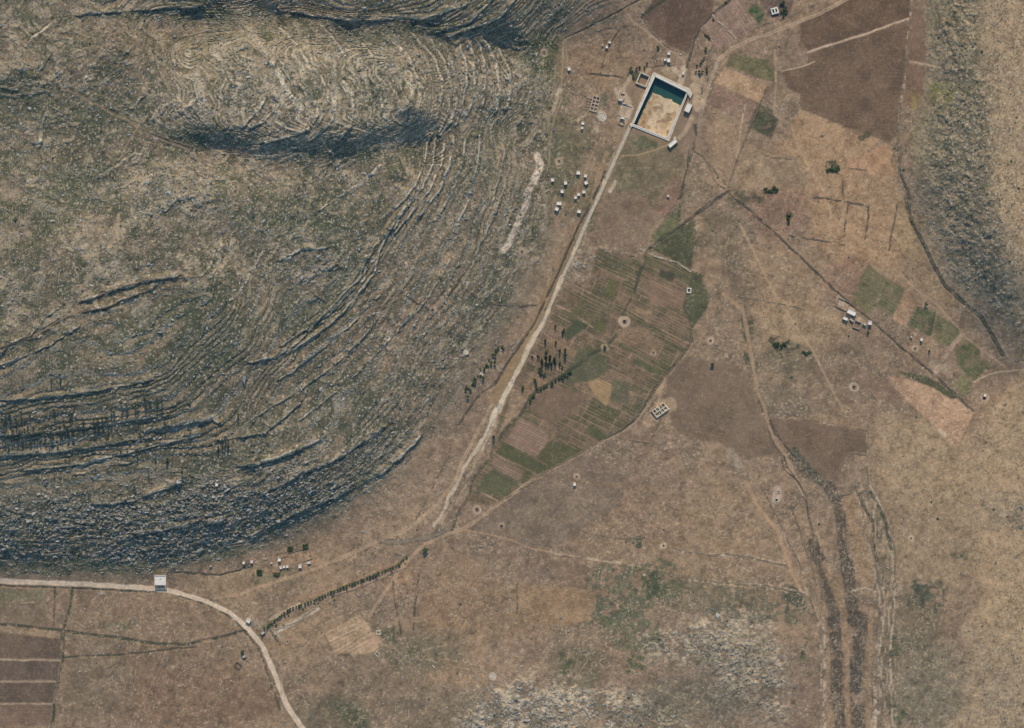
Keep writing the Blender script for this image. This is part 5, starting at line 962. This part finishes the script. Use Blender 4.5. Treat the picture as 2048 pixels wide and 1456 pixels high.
for i in range(3):
    r = random.Random(i+5)
    proto(('round', i), 4.6, mkcl(r, 8, 1.5, 3.2, 1.0, 1.0, .9), 900, .26, 'leaf', 20+i)
    proto(('tall', i), 6.5, [(r.uniform(-.2, .2), r.uniform(-.2, .2), 1.3+k*.75, 1.35*(1-k/9.5)+.15, .7) for k in range(8)], 900, .22, 'leafd', 40+i)
    proto(('thin', i), 7.5, [(r.uniform(-.15, .15), r.uniform(-.15, .15), 2.2+k*.9, .95*(1-k/9)+.25, .6) for k in range(7)], 420, .22, 'leafd', 60+i)
    proto(('bush', i), 2.2, mkcl(r, 7, 1.2, 1.1, .4, .9, .7), 500, .24, 'leaf', 80+i, 4, .12)
    proto(('dusty', i), 3.4, mkcl(r, 7, 1.3, 2.4, .7, .9, .8), 600, .25, 'leafy', 90+i, 4, .16)
def tree(kind, px, py, s, label, group=None, cat='tree', name='tree'):
    tm, cm = PROT[(kind, random.randrange(3))]
    e = empty(name, px, py, random.uniform(0, 360), label, cat, group, dz=-.1)
    e.scale = (s*random.uniform(.88, 1.12), s*random.uniform(.88, 1.12), s*random.uniform(.85, 1.2))
    for nm, me in (('trunk', tm), ('crown', cm)):
        o = bpy.data.objects.new(nm, me); COL.objects.link(o); o.parent = e
Zg = lambda X, Y: (900+X/3.41, 600+Y/3.41)
for X, Y, s in [(718,175,.9),(768,218,1.1),(778,200,.8),(650,275,1),(722,285,1),(748,345,1.1),(785,338,1),(785,372,1.3),(655,358,1.1),(598,380,.8),(560,385,.7),(625,408,1.1),(655,385,1.2),(683,380,1.1),(712,398,1.1),(655,425,1.2),(670,435,1.1),(692,432,1.2),(718,425,1),(748,430,1),(765,460,.8),(608,390,.7),(680,400,1),(630,420,1)]:
    tree('tall', *Zg(X, Y), s*.95, 'dark pointed tree of the loose grove between the canal and the garden stream', 'grove trees by the canal')
for X, Y, s in [(610,470,1.3),(625,488,1.3),(640,505,1.2),(495,590,1.3),(495,608,.9),(578,550,1.2),(590,572,1.2),(592,590,1.1)]:
    tree('round', *Zg(X, Y), s*.8, 'rounder dark tree below the pointed grove beside the canal', 'round trees below the grove')
for X, Y, s in [(700,565,1.2),(690,580,1.1),(760,520,1.3),(785,508,1.3),(810,495,1.3),(825,488,1.2),(745,530,1.1),(655,585,1),(640,598,1),(620,608,1.1),(600,620,.8),(575,648,1.1),(560,660,1.2),(550,680,1.1),(545,700,.9),(720,550,.9),(770,535,1.1),(800,515,1)]:
    tree('round', *Zg(X, Y), s*.72, 'bushy dark tree growing along the garden stream', 'trees along the garden stream')
tree('tall', *Zg(298, 930), 1.3, 'lone dark tree at the tip of the brown field beside the canal')
tree('round', *Zg(1058, 320), .95, 'bushy tree growing inside the round basin at the stream bend')
tree('round', *Zg(1790, 436), 1.1, 'lone tree with a long shadow in the ploughed field right of the gardens')
tree('round', 852, 1099, 1.5, 'big round lone tree at the fork of the dirt tracks')
tree('round', 486, 1303, 1.2, 'lone round tree beside the road in the lower left')
tree('round', 1735, 664, .85, 'small round tree below the eastern farmstead', None)
tree('round', 1852, 609, .95, 'lone tree at the top of the dark green crop plot in the east')
tree('tall', 1858, 702, .9, 'lone pointed tree beside the round hut ring near the east plots')
for k, (X, Y) in enumerate([(1066,575),(1080,590),(1090,620),(1120,560),(1200,520),(1180,555),(1140,550)]):
    tree('round', *ZC(X, Y), .8, 'leafy tree of the clump behind the stone enclosure at the reservoir', 'trees behind the enclosure')
for X, Y, s in [(1680,395,1),(1682,420,.9),(1665,480,1),(1650,500,1),(1640,520,.9),(1610,535,1),(1625,585,1.1),(1650,590,1.1),(1690,560,1),(1690,590,1),(1600,590,.9),(1635,610,.9)]:
    tree('round', *ZC(X, Y), s*.75, 'dark tree of the clump between the road and the stream right of the reservoir', 'trees right of the reservoir')
for X, Y in [(1680,285),(1700,300),(1715,315),(1290,385),(1295,400),(1850,15),(1745,160)]:
    tree('bush', *ZC(X, Y), .9, 'small dark bush beside the paths above the reservoir', 'bushes above the reservoir', 'bush', 'bush')
for k in range(14):
    tree('round', 1560+random.uniform(0, 14), random.uniform(-5, 34), .8, 'dark tree of the narrow grove beside the small white courtyard house', 'grove by the courtyard house')
# dark row left of the canal
for k in range(34):
    t = k/33; x = 1008-80*t+random.uniform(-7, 7); y = 690+100*t+random.uniform(-7, 7)
    tree('bush' if k % 2 else 'round', x, y, random.uniform(.6, 1.0), 'dark bushy tree of the slanting row between the pale slabs left of the canal', 'row of trees left of the canal')
# hillside conifers with long shadows
Zl = lambda X, Y: (X/3.41, 750+Y/3.41)
HT = [(1015,180),(1030,190),(865,205),(1075,190),(1105,185),(990,160),(940,225),(925,225),(570,305),(490,345),(460,365),(480,265),(492,262),(380,285),(370,235),(270,395),(200,395),(215,430),(60,470),(40,265),(65,280),(70,262),(145,250),(205,255),(150,405),(395,455),(335,465),(425,400),(650,345),(700,290),(720,290),(735,290),(760,235),(1125,325),(1300,375),(1625,270),(825,520),(870,505),(935,515),(1060,510),(1145,570),(1490,490),(1520,480),(1535,490),(1555,485),(1540,425),(1560,450),(1245,630),(920,760),(370,630),(20,300),(35,330),(110,300),(130,340),(90,380),(170,370),(230,360),(250,400),(300,370),(310,410),(350,350),(345,400),(410,350),(440,340),(190,330),(120,430),(80,420),(30,390),(10,360),(500,400),(470,400),(360,420),(830,190),(1000,210),(780,250),(670,300),(640,300),(1015,660),(1140,590),(350,0),(412,0)]
for X, Y in HT: tree('thin', *Zl(X, Y), random.uniform(.85, 1.25), 'slim dark conifer with a long shadow on the shaded terraced hillside', 'conifers on the shaded hillside')
for X, Y in [(625,425),(642,428),(725,425),(738,432),(730,405),(830,428),(960,420),(958,395),(1005,465),(885,460)]:
    tree('dusty', *Zl(X, Y), .85, 'dusty green tree in the verge between the pale road and the shaded hill', 'verge trees by the pale road')
for px, py, lb in [(519,1145,'square block of dark green fruit trees left of the trio of tiny huts'), (581,1098,'small dark tree block at the upper left of the walled garden'), (611,1093,'small dark tree block at the upper right of the walled garden')]:
    for k in range(9): tree('bush', px-3.4+3.4*(k % 3), py-3.4+3.4*(k//3), .85, lb, lb.split(' of ')[0], 'tree')
for k in range(5): tree('dusty', 549+k*2.2, 1146+2*(k % 2), .95, 'yellowish green tree of the clump beside the trio of tiny huts', 'yellowish tree clump')
# avenue of trees
AV = parse("529,1258 579,1220 632,1199 664,1184 732,1158 793,1132 814,1114")
x, y, a = walk(AV, 3.2)
for k in range(len(x)):
    tree('round', x[k]+random.uniform(-.8, .8), y[k]-1+random.uniform(-.8, .8), random.uniform(.55, .95), 'dark round tree of the long avenue leading from the road bend to the track fork', 'avenue of trees')
for k in range(4, len(x), 5):
    tree('bush', x[k]+2.5, y[k]+8+random.uniform(-1, 1), random.uniform(.5, .8), 'small bush on the lower side of the avenue of trees', 'bushes beside the avenue', 'bush', 'bush')
for lb, pts, h, wd, m in [("low garden wall along the lower side of the avenue of trees", "668,1192 735,1168 790,1144 808,1134", .9, .6, 'plaster2'), ("low pale garden wall beside the lower end of the avenue", "545,1262 590,1244 640,1210", .9, .6, 'palestone')]: stonewall(lb, pts, h, wd, m, gap=-1)
for px, py, n, rx, ry, lb in [(1665,336,16,14,8,'dark bush of the wide clump beside the eastern cross track'), (1542,380,14,14,5,'dark bush of the low clump right of the meeting of the walls'), (1578,437,5,3,9,'dark bush on the short hedge in the middle of the eastern plain'), (1560,690,12,18,5,'dark bush in the hollow left of the thin straight track'), (1614,706,6,8,3,'dark bush at the end of the hollow by the thin straight track')]:
    for k in range(n): q = random.uniform(0, 6.28); rr = math.sqrt(random.random()); tree('bush', px+cos(q)*rx*rr, py+sin(q)*ry*rr, random.uniform(.7, 1.2), lb, lb.split(' of ')[-1].split(' in the ')[-1], 'bush', 'bush')
tree('bush', 1964, 103, .8, 'lone dark bush on the bare tan slope at the upper right', None, 'bush', 'bush')

# ------------------------------------------------------------------ rocks and scrub
gy_, gx_ = np.gradient(H0[::1, ::1])
def scatter(n, dens, seed):
    r = np.random.default_rng(seed); x = r.uniform(-40, 2088, n); y = r.uniform(-40, 1496, n)
    k = r.random(n) < gmap(dens, x, y); return x[k], y[k], r
free = (1-np.clip(flat*1.3, 0, 1))
dens = (.03*(1-hill)+.09*hill*(1-.7*terr)+.6*rockzone*rockzone*(.25+.75*sst(.4, .6, fine))+.45*riser+.25*hill*sst(.55, .68, strat)+.08*e_mask+.09*(PX > 1740)*(PY > 700)*sst(.35, .6, mid))*free
big_z = rockzone*((PY > 950)*(PX < 860)*1.0+(PX > 1780)*.9+(PY > 1360)*1.0+((PY > 1210)&(PX > 1250))*.8)
def rocks(name, label, sel, n, seed, szm=1.0, colr=(172,162,142), col2=(120,116,104)):
    x, y, r = scatter(n, np.clip(dens*sel, 0, 1), seed); k = len(x)
    bz = gmap(big_z, x, y)
    s = np.exp(r.normal(-.3, .42, k))*szm*(1+.22*bz)
    ax = -gmap(gx_, x, y); ay = gmap(gy_, x, y)     # direction across the slope in world axes
    g = np.hypot(ax, ay); ang = np.arctan2(ay, -ax)+pi/2+r.normal(0, .5, k)+(g < .02)*r.uniform(0, 3, k)
    el = 1+(g > .02)*r.uniform(.0, .9, k)
    sz = np.stack([s*el, s*r.uniform(.55, 1, k), s*r.uniform(.45, .9, k)], -1)
    p = place(x, y); p[:, 2] += sz[:, 2]*.12
    v, f = boxes(p, sz, -ang, .55, .72, seed)
    t = np.clip(r.random(k)*1.1-.05, 0, 1)[:, None]**1.3; c = lin(colr)*(1-t)+lin(col2)*t; c = c*r.uniform(.8, 1.12, k)[:, None]
    mesh_obj(name, v, f, M['rock'], colr=np.repeat(c, 8, 0), kind='stuff', label=label, cat='rocks')
    print(name, k)
west = ((PX < 1190)*1.0).astype(np.float32); east = ((PX > 1790)*1.0).astype(np.float32); midz = 1-west-east
rocks('scattered_rocks', 'countless pale limestone rocks strewn over the western hillsides', west, 480000, 301)
rocks('scattered_rocks', 'countless grey limestone rocks strewn over the eastern slope', east, 150000, 302, 0.85, (140,130,110), (104,100,88))
rocks('scattered_rocks', 'loose pale stones strewn over the plain and the low rocky rise', midz, 210000, 303)
# biggest boulders as things of their own
def boulder_mesh(seed):
    import bmesh
    bm = bmesh.new(); bmesh.ops.create_icosphere(bm, subdivisions=2, radius=1); r = np.random.default_rng(seed)
    pl = [(r.normal(size=3), r.uniform(.55, .85)) for _ in range(9)]
    for v in bm.verts:
        c = np.array(v.co)
        for nrm, d in pl:
            nn = nrm/np.linalg.norm(nrm); q = c.dot(nn)
            if q > d: c -= nn*(q-d)
        v.co = tuple(c*(1+r.normal(0, .03)))
    me = bpy.data.meshes.new('boulder'); bm.to_mesh(me); bm.free()
    at = me.color_attributes.new('albedo', 'FLOAT_COLOR', 'POINT'); k = lin((150,140,122)); at.data.foreach_set('color', np.tile([*k, 1], len(me.vertices)).astype(np.float32)); me.materials.append(M['rock'])
    return me
BM = [boulder_mesh(s) for s in range(6)]
for zi, (pg, n, lb, g) in enumerate([("80,1000 300,1000 560,960 700,900 740,930 640,1010 520,1070 300,1110 80,1120", 80, 'big pale boulder on the rocky foot of the shaded western hill', 'boulders at the foot of the western hill'), ("1870,60 1900,60 1960,200 1970,430 1980,600 1900,560 1840,450 1830,330 1870,220", 70, 'big grey boulder on the dense rocky eastern slope', 'boulders on the eastern slope'),
    ("940,1400 1060,1380 1250,1410 1290,1456 930,1456", 50, 'big pale boulder of the rock field at the bottom edge', 'boulders at the bottom edge'), ("1310,1285 1450,1240 1530,1250 1560,1330 1560,1420 1500,1400 1400,1320", 40, 'big pale boulder on the low rocky rise in the lower right', 'boulders on the low rise')]):
    m = poly(pg); c = 0; r = np.random.default_rng(500+zi)
    while c < n:
        x, y = r.uniform(0, 2048), r.uniform(0, 1456)
        if not gmap(m, x, y): continue
        o = bpy.data.objects.new('boulder', BM[int(r.integers(6))]); COL.objects.link(o); p = place(x, y, .2); o.location = p
        s = r.uniform(.9, 1.7); s *= .8; o.scale = (s*r.uniform(.8, 1.4), s, s*r.uniform(.5, .8)); o.rotation_euler = (r.normal(0, .2), r.normal(0, .2), r.uniform(0, 6.28)); tag(o, lb, 'boulder', g); c += 1
# scrub
OCT = np.array([[1,0,.1],[0,1,0],[-1,0,.15],[0,-1,0],[0,0,1],[.5,.5,.75],[-.5,.5,.7],[0,-.6,.75]], np.float32)
OF = np.array([[0,1,5],[1,6,5],[1,2,6],[2,3,7],[3,0,7],[0,5,7],[5,6,4],[6,7,4],[7,5,4],[6,2,7]])
gdark = sst(.135, .07, Cc[..., 0]-Cc[..., 1]*.0)     # more scrub where the ground cover is dark
sd_ = (.02+.10*hill+.22*hill*gdark+.12*gdark*(1-hill)+.12*rockzone)*free*(1-.7*e_mask)*(1-.5*(1-hill)*(1-gdark))
x, y, r = scatter(330000, np.clip(sd_, 0, 1), 401); k = len(x); s = np.exp(r.normal(-.25, .45, k))*.62
v = OCT[None]*(1+r.normal(0, .22, (k, 8, 3)))*np.stack([s, s*r.uniform(.7, 1.2, k), s*r.uniform(.5, 1.0, k)], -1)[:, None]
q = r.uniform(0, 6.28, k); cq, sq = np.cos(q)[:, None], np.sin(q)[:, None]
v = np.stack([v[..., 0]*cq-v[..., 1]*sq, v[..., 0]*sq+v[..., 1]*cq, v[..., 2]], -1)+place(x, y, -.1)[:, None]
f = (OF[None]+(np.arange(k)*8)[:, None, None]).reshape(-1, 3)
t = r.random(k)[:, None]; c = lin((70,76,54))*(1-t)+lin((108,100,74))*t
mesh_obj('low_scrub', v.reshape(-1, 3), f, M['scrub'], colr=np.repeat(c, 8, 0), kind='stuff', label='low dry thorny scrub dotted over hills and plain', cat='scrub')
print('scrub', k)

print('t end', time.time()-T0_)
